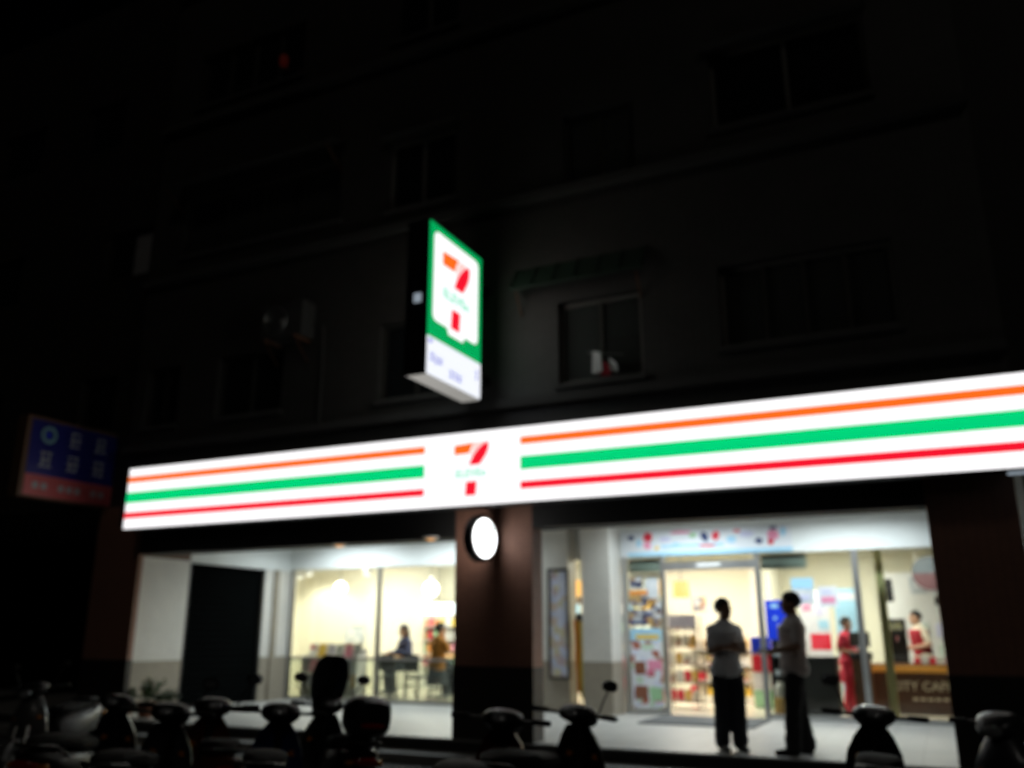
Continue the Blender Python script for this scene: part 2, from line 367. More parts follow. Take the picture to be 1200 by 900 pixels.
# shop interior shell
MB().box(-14.6, 2.6, 20.5, 20.7, 0, 3.3).build('back_wall', 'cream_wall', bld)
MB().box(-14.7, -14.5, GY - .06, 20.7, 0, 3.3).build('end_wall', 'cream_wall', bld)
MB().box(2.5, 2.7, GY - .06, 20.7, 0, 3.3).build('end_wall', 'cream_wall', bld)
MB().box(-14.5, SX - .2, GY - .06, GY + .14, 0, 3.3).build('front_return', 'cream_wall', bld)
MB().box(.6, 2.5, GY - .06, GY + .14, 0, 2.85).build('front_return', 'white_tile', bld)
MB().box(-14.5, 2.5, GY + .125, 20.5, 3.25, 3.31).build('shop_ceiling', 'ceiling_white', bld)
MB().box(-3.55, -3.2, 18.6, 20.5, FZ - .01, 3.248).build('inner_partition', 'cream_panel', bld)
MB().box(-14.5, -12.0, 17.9, 20.5, FZ - .01, 3.248).build('inner_partition', 'cream_panel', bld)
# shopfront glazing: frame bars and panes
sf = empty('shopfront', (0, 0, 0)); sf.parent = bld
def mull(x, w_=.06, z0=FZ, z1=2.86, m='grey_aluminium'): MB().box(x - w_ / 2, x + w_ / 2, GY - .05, GY + .05, z0, z1).build('mullion', m, sf)
def pane(x0, x1, z0, z1, m='shop_glass', y=GY): MB().box(x0, x1, y - .005, y + .005, z0, z1).build('pane', m, sf)
for x in (SX + .03, -10.2, -8.1, -6.93): mull(x)
for x0, x1 in ((SX + .06, -10.23), (-10.17, -8.13), (-8.07, -6.96)):
    MB().box(x0, x1, GY - .04, GY + .04, 1.06, 1.11).build('transom', 'grey_aluminium', sf)
    MB().box(x0, x1, GY - .045, GY + .045, FZ, FZ + .06).build('bottom_rail', 'grey_aluminium', sf)
    pane(x0, x1, FZ + .06, 1.06, 'lower_glass'); pane(x0, x1, 1.11, 2.86)
pane(-5.93, -5.6, FZ, 2.86)
for x, ww in ((-5.03, .10), (-4.33, .07), (-2.72, .08), (-1.2, .09), (.55, .08)): mull(x, ww, m='aluminium')
for x0, x1 in ((-4.98, -4.365), (-2.68, -1.245), (-1.155, .51)):
    MB().box(x0, x1, GY - .045, GY + .045, FZ, FZ + .07).build('bottom_rail', 'aluminium', sf); pane(x0, x1, FZ + .07, 2.86)
MB().box(-4.295, -2.76, GY - .06, GY + .08, 2.62, 2.76).build('door_header', 'aluminium', sf); pane(-4.295, -2.76, 2.76, 2.86)
MB().rbox(-3.72, -3.32, GY - .085, GY - .062, 2.655, 2.72, .008).build('door_sensor', 'plastic_white', sf)
MB().box(-4.97, -4.37, GY + .06, GY + .12, 2.60, 2.84).build('shutter_box', 'frosted_green', sf); MB().box(-2.67, -1.95, GY + .06, GY + .12, 2.60, 2.84).build('shutter_box', 'frosted_green', sf)
sd = MB().box(-4.96, -4.92, GY + .10, GY + .14, FZ + .01, 2.58).box(-4.42, -4.38, GY + .10, GY + .14, FZ + .01, 2.58).box(-4.92, -4.42, GY + .10, GY + .14, FZ + .01, FZ + .09).box(-4.92, -4.42, GY + .10, GY + .14, 2.52, 2.58).build('sliding_door', 'aluminium', bld)
MB().box(-4.92, -4.42, GY + .115, GY + .125, FZ + .09, 2.52).build('pane', 'shop_glass', sd)

# upper facade with real window openings
wins = []   # x0,x1,z0,z1,style
def W(x0, x1, z0, z1, st='plain'): wins.append((x0, x1, z0, z1, st))
W(-2.12, -.05, 5.03, 6.12, 'curtain'); W(-4.35, -3.15, 4.82, 6.0, 'flag'); W(-7.3, -6.05, 4.93, 6.14); W(-10.55, -9.15, 5.0, 6.06)
W(-2.06, -.06, 8.12, 9.32, 'pale'); W(-4.22, -3.15, 7.75, 8.93, 'thing'); W(-7.28, -6.02, 8.05, 9.28, 'pale'); W(-11.7, -8.2, 8.12, 9.2, 'green')
W(-12.2, -11.4, 5.0, 6.05)
for dz in (3.1, 6.2):
    for x0, x1 in ((-2.06, -.06), (-4.22, -3.15), (-7.28, -6.02), (-11.7, -9.2)): W(x0, x1, 8.1 + dz, 9.25 + dz)
def holed_wall(x0, x1, z0, z1, y, holes, depth):
    xs = sorted({x0, x1, *[h[0] for h in holes], *[h[1] for h in holes]}); zs = sorted({z0, z1, *[h[2] for h in holes], *[h[3] for h in holes]})
    mb = MB()
    for i in range(len(xs) - 1):
        for j in range(len(zs) - 1):
            cx, cz = (xs[i] + xs[i + 1]) / 2, (zs[j] + zs[j + 1]) / 2
            if any(h[0] < cx < h[1] and h[2] < cz < h[3] for h in holes): continue
            mb.add([(xs[i], y, zs[j]), (xs[i + 1], y, zs[j]), (xs[i + 1], y, zs[j + 1]), (xs[i], y, zs[j + 1])], [(0, 1, 2, 3)])
    for (a, b, c, e_, *_r) in holes:
        q = [(a, c), (b, c), (b, e_), (a, e_)]
        for k in range(4):
            p, r = q[k], q[(k + 1) % 4]; mb.add([(p[0], y, p[1]), (r[0], y, r[1]), (r[0], y + depth, r[1]), (p[0], y + depth, p[1])], [(0, 1, 2, 3)])
    return mb
TOP = 16.6
fw_ = holed_wall(BX0, BX1, 3.3, TOP, FY, wins, .3).build('facade_wall', 'facade_tile', bld)
MB().box(BX0, BX1, FY + .3, 20.6, 3.71, TOP).build('storeys', 'concrete', bld)
MB().box(BX0 - .05, BX1 + .05, FY - .06, 20.6, TOP + .003, TOP + .5).build('parapet', 'concrete', bld)
for z in (4.55, 7.62, 10.75, 13.85): MB().box(BX0, BX1, FY - .14, FY - .002, z, z + .12).build('ledge', 'concrete', bld)
for x0, x1, z0, z1, st in wins:
    wo = MB().box(x0 + .002, x0 + .06, FY + .1, FY + .17, z0 + .002, z1 - .002).box(x1 - .06, x1 - .002, FY + .1, FY + .17, z0 + .002, z1 - .002).box(x0 + .06, x1 - .06, FY + .1, FY + .17, z0 + .002, z0 + .06).box(x0 + .06, x1 - .06, FY + .1, FY + .17, z1 - .06, z1 - .002).build('window', 'window_frame' if st in ('pale', 'flag', 'curtain') else 'bronze_aluminium', bld)
    n = 4 if x1 - x0 > 1.8 else 2; n = 2 if st == 'pale' else n; ww = (x1 - x0 - .12) / n
    for k in range(n):
        a = x0 + .06 + k * ww
        if k: MB().box(a - .025, a + .025, FY + .09, FY + .16, z0 + .06, z1 - .06).build('mullion', 'window_frame' if st == 'pale' else 'bronze_aluminium', wo)
        MB().box(a + .026, a + ww - .026, FY + .125, FY + .133, z0 + .06, z1 - .06).build('pane', 'dusty_glass' if st in ('curtain', 'flag', 'thing', 'green') else 'dark_pane', wo)
        if st == 'curtain':
            m = MB(); N = 24; rows = []
            for i in range(N + 1):
                x = a + .03 + (ww * (.45 if k % 2 else .8) - .06) * i / N; rows.append((x, FY + .22 + .02 * math.sin(i * 1.3)))
            m.add([(x, y, z) for z in (z0 + .03, z1 - .03) for x, y in rows], [(i, i + 1, N + 2 + i, N + 1 + i) for i in range(N)]); m.build('curtain', 'curtain', wo)
    MB().rbox(x0 - .05, x1 + .05, FY - .07, FY + .02, z0 - .08, z0 - .003, .01).build('sill', 'concrete', wo)
    if st == 'thing': MB().rbox(x0 + .52, x0 + .86, FY + .2, FY + .27, z0 + .12, z0 + .62, .02).build('blind', 'pale_curtain', wo)
    if st == 'green': MB().box(x0 + .1, x1 - 1.2, FY + .2, FY + .22, z0 + .05, z1 - .2).build('curtain', 'awning_green', wo)
    if st == 'flag': MB().box(-3.72, -3.21, FY + .19, FY + .21, 5.45, 5.94).build('blind', 'curtain', wo)
    if st == 'pale': MB().rbox(x0 - .06, x1 + .06, FY - .16, FY - .002, z1 + .03, z1 + .08, .01).build('hood', 'concrete', wo)
# sloped awnings
def awning(x0, x1, z0, z1, out, m):
    o = MB().add([(x0, FY - .002, z1), (x1, FY - .002, z1), (x1, FY - out, z0), (x0, FY - out, z0), (x0, FY - .002, z1 - .03), (x1, FY - .002, z1 - .03), (x1, FY - out, z0 - .03), (x0, FY - out, z0 - .03)],
             [(0, 1, 2, 3), (7, 6, 5, 4), (0, 3, 7, 4), (1, 5, 6, 2), (3, 2, 6, 7), (0, 4, 5, 1)]).build('awning', m, bld)
    for k in range(int((x1 - x0) / .3) + 1):
        x = x0 + .02 + k * (x1 - x0 - .04) / int((x1 - x0) / .3)
        MB().tube([(x, FY - .003, z1 + .015), (x, FY - out, z0 + .015)], .012, 6).build('rib', m, o)
    for x in (x0 + .1, x1 - .1): MB().tube([(x, FY - .005, z0 - .35), (x, FY - out + .03, z0 - .035)], .012, 6).build('bracket', 'rust', o)
awning(-5.0, -3.05, 6.24, 6.60, .22, 'awning_green'); awning(-11.85, -8.1, 9.33, 9.6, .5, 'concrete')
# small things on the facade
ac = empty('air_conditioner', (-8.95, FY, 6.02), label='pale boxy air conditioner bolted high on the dark wall above the fascia sign', cat='air conditioner')
MB().rbox(-.42, .42, -.36, -.04, .06, .64, .015).build('casing', 'dull_casing', ac)
g = MB().torus((-.12, -.365, .35), .22, .012, 'y', 24, 6).torus((-.12, -.365, .35), .13, .008, 'y', 20, 6).build('fan_guard', 'grey_aluminium', ac)
for k in range(6): MB().box(-.335, .095, -.372, -.366, .345 - .005, .345 + .005, Matrix.Translation((-.12, 0, .35)) @ Matrix.Rotation(k * math.pi / 6, 4, 'Y') @ Matrix.Translation((.12, 0, -.345))).build('guard_bar', 'grey_aluminium', g)
for x in (-.3, .3): MB().box(x - .02, x + .02, -.38, 0, .02, .06).add([(x - .015, -.01, -.3), (x + .015, -.01, -.3), (x + .015, -.36, .02), (x - .015, -.36, .02), (x + .015, -.33, .02), (x - .015, -.33, .02)], [(0, 1, 2, 3), (0, 1, 4, 5), (2, 3, 5, 4)]).build('bracket', 'rust', ac)
MB().tube([(.42, -.1, .3), (.6, -.05, .25), (.62, -.04, -.4), (.62, -.04, -1.3)], .015, 8).build('pipe', 'concrete', ac)
cl = MB()
for dx, dz, sx_, h in ((0, 0, .10, .30),): cl.add([(-3.82, FY - .10, 5.20), (-3.70, FY - .13, 5.16), (-3.68, FY - .12, 4.9), (-3.83, FY - .1, 4.88), (-3.79, FY - .03, 5.2), (-3.72, FY - .05, 5.16), (-3.7, FY - .04, 4.9), (-3.80, FY - .03, 4.88)], [(0, 1, 2, 3), (4, 7, 6, 5), (0, 4, 5, 1), (1, 5, 6, 2), (2, 6, 7, 3), (3, 7, 4, 0)])
ct = empty('hung_cloth', (0, 0, 0), label='small white and red cloth hung at a dark upper window', cat='cloth')
cl.build('white_fold', 'plastic_white', ct)
MB().add([(-3.69, FY - .1, 5.06), (-3.60, FY - .12, 4.98), (-3.57, FY - .1, 4.84), (-3.70, FY - .12, 4.84), (-3.68, FY - .04, 5.06), (-3.60, FY - .05, 4.98), (-3.58, FY - .04, 4.84), (-3.70, FY - .04, 4.84)], [(0, 1, 2, 3), (4, 7, 6, 5), (0, 4, 5, 1), (1, 5, 6, 2), (2, 6, 7, 3), (3, 7, 4, 0)]).build('red_fold', 'vest_red', ct)
MB().add([(-3.59, FY - .1, 5.08), (-3.50, FY - .12, 5.0), (-3.47, FY - .1, 4.87), (-3.56, FY - .12, 4.9), (-3.58, FY - .04, 5.08), (-3.50, FY - .05, 5.0), (-3.48, FY - .04, 4.87), (-3.57, FY - .04, 4.9)], [(0, 1, 2, 3), (4, 7, 6, 5), (0, 4, 5, 1), (1, 5, 6, 2), (2, 6, 7, 3), (3, 7, 4, 0)]).build('white_fold', 'plastic_white', ct)
MB().tube([(-3.9, FY - .07, 5.2), (-3.4, FY - .07, 5.1)], .008, 6).tube([(-3.9, FY - .07, 5.2), (-3.9, FY + .1, 5.2)], .008, 6).build('rod', 'grey_aluminium', ct)

# neighbours either side
nb = empty('neighbour_building', (0, 0, 0), label='unlit dark neighbouring building behind the blue and red hanging sign', cat='building')
nwins = [(-14.9, -13.75, 8.0, 9.05), (-17.6, -16.2, 8.0, 9.05), (-14.9, -13.75, 5.1, 6.1), (-17.6, -16.2, 5.1, 6.1), (-14.9, -13.75, 11, 12.1), (-17.6, -16.2, 11, 12.1)]
nwins[0] = (-13.80, -12.56, 8.02, 9.0); nwins[2] = (-13.95, -13.0, 5.1, 6.1)
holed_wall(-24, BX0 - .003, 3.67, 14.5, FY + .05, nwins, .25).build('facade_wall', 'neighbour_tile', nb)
MB().box(-24, BX0 - .003, FY + .3, 20, 3.67, 14.5).build('storeys', 'concrete', nb)
for x0, x1, z0, z1 in nwins:
    wo = MB().box(x0 + .002, x0 + .05, FY + .14, FY + .2, z0 + .002, z1 - .002).box(x1 - .05, x1 - .002, FY + .14, FY + .2, z0 + .002, z1 - .002).box(x0 + .05, x1 - .05, FY + .14, FY + .2, z0 + .002, z0 + .05).box(x0 + .05, x1 - .05, FY + .14, FY + .2, z1 - .05, z1 - .002).build('window', 'bronze_aluminium', nb)
    xm = x0 + .55 * (x1 - x0); MB().box(x0 + .05, xm, FY + .165, FY + .172, z0 + .05, z1 - .05).build('pane', 'dark_pane', wo); MB().box(xm, x1 - .05, FY + .175, FY + .182, z0 + .05, z1 - .05).build('pane', 'pale_curtain' if z0 > 8 and x0 > -14 and z0 < 9 else 'dark_pane', wo)
MB().box(-24, -20.2, FY, 11, FZ, 3.67).build('pillar', 'dark_tile', nb); MB().box(-16.9, -16.3, FY, 11, FZ, 3.67).build('pillar', 'dark_tile', nb)
MB().box(-24, -12.95, 14.6, 14.8, FZ, 3.67).build('closed_front', 'black_shutter', nb)
nr = empty('dark_building', (0, 0, 0), label='black building mass beyond the end of the long striped sign', cat='building')
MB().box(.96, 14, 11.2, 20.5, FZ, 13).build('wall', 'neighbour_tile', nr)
for z in (4.9, 8.0): 
    wo = MB().box(2.2, 3.8, 11.15, 11.198, z, z + 1.2).build('window', 'bronze_aluminium', nr); MB().box(2.25, 2.98, 11.14, 11.149, z + .05, z + 1.15).build('pane', 'dark_pane', wo); MB().box(3.02, 3.75, 11.14, 11.149, z + .05, z + 1.15).build('pane', 'dark_pane', wo)
rl = empty('red_lamp', (-9.56, FY - .12, 11.5), label='tiny faint red light on the black upper wall', cat='lamp')
lamp_mat('faint_red', (.25, .02, .01), .05).node_tree.nodes['Principled BSDF'].inputs['Base Color'].default_value = (.05, .005, .004, 1)
MB().lathe([(.04, -.12), (.07, -.08), (.08, .05), (.05, .11), (.01, .13)], n=12).build('bulb', 'faint_red', rl, True); MB().box(-.05, .05, .05, .12, -.16, -.12).box(-.02, .02, -.02, .06, -.16, -.12).build('bracket', 'rust', rl)

# ================================================================ ARCADE LIGHTS
ARC = [(-10.6, 14.1), (-8.1, 14.1), (-3.7, 14.0), (-1.2, 14.0)]
for i, (x, y) in enumerate(ARC):
    t = empty('ceiling_light', (x, y, 3.66), label='long cool fluorescent fitting on the arcade ceiling in front of the shop glass', cat='light', group='fluorescent fittings on the arcade ceiling')
    MB().box(-.9, .9, -.14, .14, -.03, -.001).box(-.9, .9, -.15, -.135, -.10, -.001).box(-.9, .9, .135, .15, -.10, -.001).build('housing', 'white_metal', t)
    for dy in (-.06, .06): MB().tube([(-.86, dy, -.055), (.86, dy, -.055)], .016, 8).build('tube', 'tube_cool', t)
    area_lamp(t, (0, 0, -.085), 1.7, .2, 56, (.86, .97, 1.0), 150)
for i, (x, y, z) in enumerate([tuple(onZ(px, py, 2.84)) for px, py in ((398, 637), (505, 629))]):
    t = empty('downlight', (x, y, z), label='small warm orange downlight under the dark front beam', cat='light', group='warm downlights behind the front beam')
    MB().lathe([(.11, -.001), (.11, -.02), (.075, -.03), (.075, -.001)], n=20).build('trim_ring', 'white_metal', t, True); MB().lathe([(.07, -.02), (.05, -.045), (.01, -.055)], n=16).build('bulb', 'downlight_warm', t, True)

# ================================================================ FASCIA SIGN
X0, X1, Z0, Z1, SY = -11.72, 1.06, 3.17, 4.17, 9.95
fs = empty('fascia_sign', (0, 0, 0), label='long white backlit fascia sign with orange, green and red stripes', cat='sign')
MB().rbox(X0, X1, SY + .02, SY + .3, Z0 + .005, Z1 - .005, .02).build('case', 'sign_metal', fs)
MB().rbox(X0 + .012, X1 - .012, SY, SY + .019, Z0 + .012, Z1 - .012, .008).build('face', 'sign_white', fs)
H = Z1 - Z0
for x0, x1 in ((X0 + .014, -6.1), (-4.67, X1 - .014)):
    for a_, b_, m in ((.148, .246, 'sign_orange'), (.402, .576, 'sign_green'), (.727, .822, 'sign_red')):
        MB().box(x0, x1, SY - .003, SY + .002, Z1 - b_ * H, Z1 - a_ * H).build('stripe', m, fs)
for x in (-11, -8.5, -6, -3.5, -1, .6): MB().box(x - .03, x + .03, SY + .3, FY - .002, 3.55, 3.63).build('bracket', 'sign_metal', fs)
def seven(fn, parent):
    """the numeral: orange bar, red swoosh, red foot; fn(u,v)->outline in the sign's plane, u,v in 0..1"""
    bar = [(0, .97), (.60, 1.0), (.52, .93), (.44, .80), (0, .79)]
    sw = [(1.0, 1.0), (1.0, .86), (.93, .75), (.83, .65), (.75, .575), (.43, .575), (.48, .66), (.57, .77), (.70, .88), (.84, .96)]
    ft = [(.36, .265), (.67, .265), (.64, 0), (.33, 0)]
    pk = [(.63, 1), (.97, 1), (.80, .955), (.66, .87), (.53, .76), (.47, .70), (.50, .80), (.56, .91)]
    fn('numeral_gap', pk, 'sign_pale_pink', parent, 0)
    fn('numeral_bar', bar, 'sign_orange', parent, 0); fn('numeral_swoosh', sw, 'sign_red', parent, 0); fn('numeral_foot', ft, 'sign_red', parent, 0)

def fn_front(name, pts, m, par, k): MB().poly([(-5.64 + u * .51, 3.31 + v * .70) for u, v in pts], SY - .003 - k * .002, SY + .002, 'xz').build(name, m, par)
seven(fn_front, fs)
lettering('lettering', 'ELEVEn', .15, 'sign_mint', fs, place_front(-5.39, SY - .004, 3.60), 1.0)

# ================================================================ BLADE SIGN
BXF, BT, BY0, BY1, BZ0, BZ1 = -5.3, .29, 8.63, 10.03, 4.60, 6.66
bs = empty('projecting_sign', (0, 0, 0), label='tall green and white backlit box sign projecting above the striped fascia', cat='sign')
MB().rbox(BXF - BT, BXF - .02, BY0, BY1, BZ0 + .012, BZ1, .015).build('case', 'sign_metal', bs)
MB().box(BXF - BT + .01, BXF - .012, BY0 + .01, BY1 - .01, BZ0, BZ0 + .011).build('underside', 'underside_glow', bs)  # emission added so the underside looks lit
MB().box(BXF - BT - .035, BXF - .006, BY0 - .012, BY0 - .0005, BZ0 + .005, BZ1 + .01).build('edge_trim', 'sign_metal', bs)
for s_ in (0, 1):          # both faces
    xf = BXF if s_ == 0 else BXF - BT - .02; o_ = 1 if s_ == 0 else -1
    def bx(n_, y0, y1, z0, z1, m, k): 
        a_, b_ = sorted((xf - .02 * o_ + .0, xf + o_ * .002 * k)); return MB().box(a_, b_, y0, y1, z0, z1).build(n_, m, bs)
    bx('green_face', BY0 + .01, BY1 - .01, 5.105, BZ1 - .01, 'blade_green', 0)
    bx('lower_face', BY0 + .01, BY1 - .01, BZ0 + .02, 5.10, 'sign_lavender', 0)
    def rr(y0, y1, z0, z1, r):
        p = []
        for cx, cz, a0 in ((y1 - r, z1 - r, 0), (y0 + r, z1 - r, 90), (y0 + r, z0 + r, 180), (y1 - r, z0 + r, 270)):
            for k in range(5): t = R(a0 + 22.5 * k); p.append((cx + r * math.cos(t), cz + r * math.sin(t)))
        return p
    a_, b_ = sorted((xf - .005 * o_, xf + .003 * o_))
    MB().poly(rr(8.74, 9.92, 5.34, 6.55, .09), a_, b_, 'yz').build('white_panel', 'sign_white', bs)
    MB().poly([(9.1, 5.345), (9.56, 5.345), (9.52, 5.26), (9.14, 5.26)], a_, b_, 'yz').build('white_tab', 'sign_white', bs)
    a2, b2 = sorted((xf - .004 * o_, xf + .006 * o_))
    def fn_side(name, pts, m, par, k):
        P = [(8.95 + u * .72, 5.36 + v * 1.01) for u, v in pts] if s_ == 0 else [(9.67 - u * .72, 5.36 + v * 1.01) for u, v in pts]
        MB().poly(P, a2, b2, 'yz').build(name, m, par)
    seven(fn_side, bs)
    if s_ == 0:
        lettering('lettering', 'ELEVEn', .20, 'sign_mint', bs, place_side(xf + .007, 9.32, 5.78), 1.15)
        for y0, y1, z0, z1 in ((8.70, 8.80, 4.80, 4.90), (8.82, 8.88, 4.78, 4.88), (8.90, 9.0, 4.80, 4.88), (9.18, 9.28, 4.70, 4.80), (9.31, 9.38, 4.70, 4.80), (9.40, 9.50, 4.70, 4.79), (9.88, 9.94, 4.86, 4.98), (8.66, 8.74, 5.02, 5.07)):
            MB().box(xf - .003, xf + .004, y0, y1, z0, z0 + .025).box(xf - .003, xf + .004, y0, y1, z1 - .025, z1).box(xf - .003, xf + .004, (y0 + y1) / 2 - .012, (y0 + y1) / 2 + .012, z0, z1).build('small_print', 'sign_blueink', bs)
for z in (4.95, 6.3): MB().box(BXF - .2, BXF - .1, BY1, FY - .002, z, z + .1).build('bracket', 'sign_metal', bs)
mat('pale_sticker', (.7, .78, .85), .35, var=.1)
lamp_mat('pale_glow', (.55, .65, .75), .45)
MB().rbox(-5.50, -5.395, BY0 - .03, BY0 - .013, 5.54, 5.66, .006).build('glowing_sticker', 'pale_glow', bs)  # pale sticker on the dark edge, its brightness put in as emission

# ================================================================ ROUND LIGHT SIGN ON THE PILLAR
rs = empty('round_sign', (-5.33, 10.14, 2.77), R(-8), label='small round white backlit sign on the brown tiled pillar', cat='sign')
def disc(x0, x1, r, n=36): return MB().skin([[Vector((x, r_ * math.cos(2 * math.pi * k / n), r_ * math.sin(2 * math.pi * k / n))) for k in range(n)] for x, r_ in ((x0, r - .006), (x0 + .01, r), (x1 - .01, r), (x1, r - .006))])
disc(-.06, .06, .305).build('rim', 'sign_metal', rs, True); disc(.058, .072, .252).build('face', 'round_white', rs, True); disc(-.072, -.058, .252).build('face', 'round_white', rs, True)
MB().box(-.025, .025, .29, .41, -.03, .03).build('bracket', 'sign_metal', rs)
for a0, a1, r0 in ((25, 75, .19), (200, 250, .20)): MB().poly([(r0 * math.cos(R(a0 + (a1 - a0) * k / 8)), r0 * math.sin(R(a0 + (a1 - a0) * k / 8))) for k in range(9)] + [((r0 + .035) * math.cos(R(a1 - (a1 - a0) * k / 8)), (r0 + .035) * math.sin(R(a1 - (a1 - a0) * k / 8))) for k in range(9)], .071, .076, 'yz').build('printed_arc', 'arc_teal', rs)

# ================================================================ NEIGHBOUR'S BLADE SIGN (unlit)
ns = empty('hanging_sign', (0, 0, 0), label='unlit blue sign with grey characters and a red strip, left of the fascia', cat='sign')
ns['label'] = 'unlit blue box sign with grey characters over a red strip'
NX, NY0, NY1, NZ0, NZ1 = -12.8, 8.86, 10.6, 3.68, 4.93
MB().rbox(NX - .25, NX - .012, NY0 - .03, NY1, NZ0 - .03, NZ1 + .03, .02).build('case', 'neighbour_frame', ns)
MB().box(NX - .012, NX, NY0 + .05, NY1 - .05, 4.02, NZ1 - .03).build('blue_face', 'blue_panel', ns); MB().box(NX - .012, NX, NY0 + .05, NY1 - .05, NZ0, 4.018).build('red_face', 'red_panel', ns)
MB().box(NX - .15, NX - .08, NY1, NY1 + .1, 4.2, 4.3).build('bracket', 'rust', ns)
random.seed(3)
for r_ in range(2):
    for c_ in range(3):
        cy, cz = 9.22 + c_ * .50, 4.68 - r_ * .40
        if r_ == 0 and c_ == 0:
            lg = MB().torus((NX + .001, cy, cz), .115, .028, 'x', 28, 8).build('emblem', 'glyph_teal', ns, True); MB().ball((NX + .001, cy, cz), (.006, .05, .05)).build('emblem_centre', 'ink_blue', ns, True); continue
        m = MB()
        for k in range(3): z = cz - .11 + k * .11; hw = random.uniform(.08, .13); m.box(NX - .001, NX + .003, cy - hw, cy + hw, z - .014, z + .014)
        for k in range(2): y = cy - .06 + k * .12; m.box(NX - .001, NX + .004, y - .014, y + .014, cz - random.uniform(.06, .13), cz + random.uniform(.06, .13))
        m.add([(NX + .0045, cy - .12, cz - .13), (NX + .0045, cy - .09, cz - .13), (NX + .0045, cy + .02, cz), (NX + .0045, cy - .01, cz)], [(0, 1, 2, 3)])
        m.build('character', 'glyph_white', ns)
for k in range(9): MB().box(NX - .001, NX + .003, 9.05 + k * .155, 9.15 + k * .155, 3.80, 3.90).build('small_print', 'glyph_white', ns) if k % 4 != 2 else None

# ================================================================ POSTERS, BANNER, THINGS AT THE SHOPFRONT
def sheet(name, x0, x1, z0, z1, y, base, label, cat='poster', prints=(), group=None, th=.006, frame=None):
    t = empty(name, (0, 0, 0), label=label, cat=cat, group=group)
    MB().box(x0, x1, y, y + th, z0, z1).build('sheet', base, t)
    if frame: MB().box(x0 - .04, x0 - .001, y - .015, y + .05, z0 - .04, z1 + .04).box(x1 + .001, x1 + .04, y - .015, y + .05, z0 - .04, z1 + .04).box(x0, x1, y - .015, y + .05, z0 - .04, z0 - .001).box(x0, x1, y - .015, y + .05, z1 + .001, z1 + .04).build('frame', frame, t)
    for k, (nm, u0, u1, v0, v1, m) in enumerate(prints):
        MB().box(x0 + u0 * (x1 - x0), x0 + u1 * (x1 - x0), y - .002 - .0005 * (k + 1), y + .001, z0 + v0 * (z1 - z0), z0 + v1 * (z1 - z0)).build(nm, m, t)
    return t
bn = sheet('banner', -5.05, -2.12, 2.87, 3.30, GY - .085, 'poster_white', 'long pale printed banner with blue lower edge above the sliding door', 'banner',
      [('print_band', 0.04, 1, .0, .16, 'ink_sky'), ('print_band', .25, .62, .30, .42, 'ink_sky')])
def shape(par, pts, m, y): MB().poly(pts, y - .006, y - .0005, 'xz').build('printed_shape', m, par)
yb = GY - .085
def blob(cx, cz, rx, rz, n=9, sd=0):
    rn = random.Random(sd); return [(cx + rx * math.cos(2 * math.pi * k / n) * rn.uniform(.7, 1.1), cz + rz * math.sin(2 * math.pi * k / n) * rn.uniform(.7, 1.1)) for k in range(n)]
for i, (cx, cz, rx, rz, m) in enumerate(((-4.86, 3.20, .06, .05, 'ink_navy'), (-4.55, 3.20, .10, .09, 'ink_red'), (-4.57, 3.06, .07, .07, 'ink_pink'), (-3.95, 3.26, .22, .03, 'ink_pink'), (-3.55, 3.17, .08, .09, 'ink_navy'), (-3.36, 3.17, .07, .09, 'ink_red'), (-2.85, 3.18, .14, .06, 'ink_lilac'), (-2.42, 3.15, .12, .10, 'ink_pink'), (-2.45, 3.04, .06, .06, 'ink_red'), (-2.40, 3.26, .08, .03, 'ink_navy'), (-4.72, 3.10, .05, .08, 'ink_sky'), (-4.25, 3.15, .12, .05, 'ink_lilac'), (-4.05, 3.05, .09, .04, 'ink_sky'), (-3.75, 3.2, .08, .05, 'ink_green'), (-3.1, 3.1, .10, .07, 'ink_sky'), (-3.0, 3.24, .06, .03, 'ink_red'), (-2.65, 3.06, .08, .05, 'ink_navy'), (-2.25, 3.2, .05, .08, 'ink_sky'), (-3.5, 3.02, .2, .02, 'ink_red'), (-4.4, 3.0, .05, .04, 'ink_yellow'))):
    shape(bn, blob(cx, cz, rx, rz, sd=i), m, yb)
sheet('poster', -5.0 + .04, -4.40, .36, 1.66, GY - .02, 'print_food', 'pale lilac food poster on the lower glass beside the sliding door', prints=[('header_print', .0, 1, .84, 1.0, 'ink_sky'), ('title_print', .18, .9, .86, .92, 'ink_yellow'), ('photo_print', .12, .45, .42, .58, 'ink_brown'), ('label_print', .55, .98, .48, .60, 'ink_pink'), ('photo_print', .1, .5, .12, .28, 'ink_brown'), ('label_print', .58, .95, .10, .26, 'ink_green')])
sheet('flyer', -5.0 + .05, -4.62, 2.02, 2.30, GY - .02, 'print_flyers', 'dark flyer with a bright orange heading taped high on the glass', prints=[('heading_print', 0, 1, .72, 1, 'ink_orange')])
sheet('flyer', -4.96, -4.55, 1.71, 1.98, GY - .02, 'print_flyers', 'dark flyer with a navy foot just above the food poster', prints=[('foot_print', 0, .8, 0, .25, 'ink_navy')])
sheet('flyer', -4.53, -4.39, 1.72, 2.12, GY - .02, 'print_flyers', 'narrow dark flyer taped beside the door post')
sheet('light_poster', -6.27, -5.95, .86, 2.64, 14.565, 'print_tall', 'tall narrow lilac poster in a dark frame on the tiled wall', 'poster', frame='bronze_aluminium')
sheet('poster', -2.64, -2.30, 1.48, 2.10, GY - .02, 'ink_blue', 'deep blue poster on the glass beside the open door', prints=[('print_block', .25, .6, .8, .9, 'ink_sky'), ('print_block', .5, .75, .2, .38, 'poster_white'), ('print_block', .35, .5, .5, .58, 'ink_sky')])
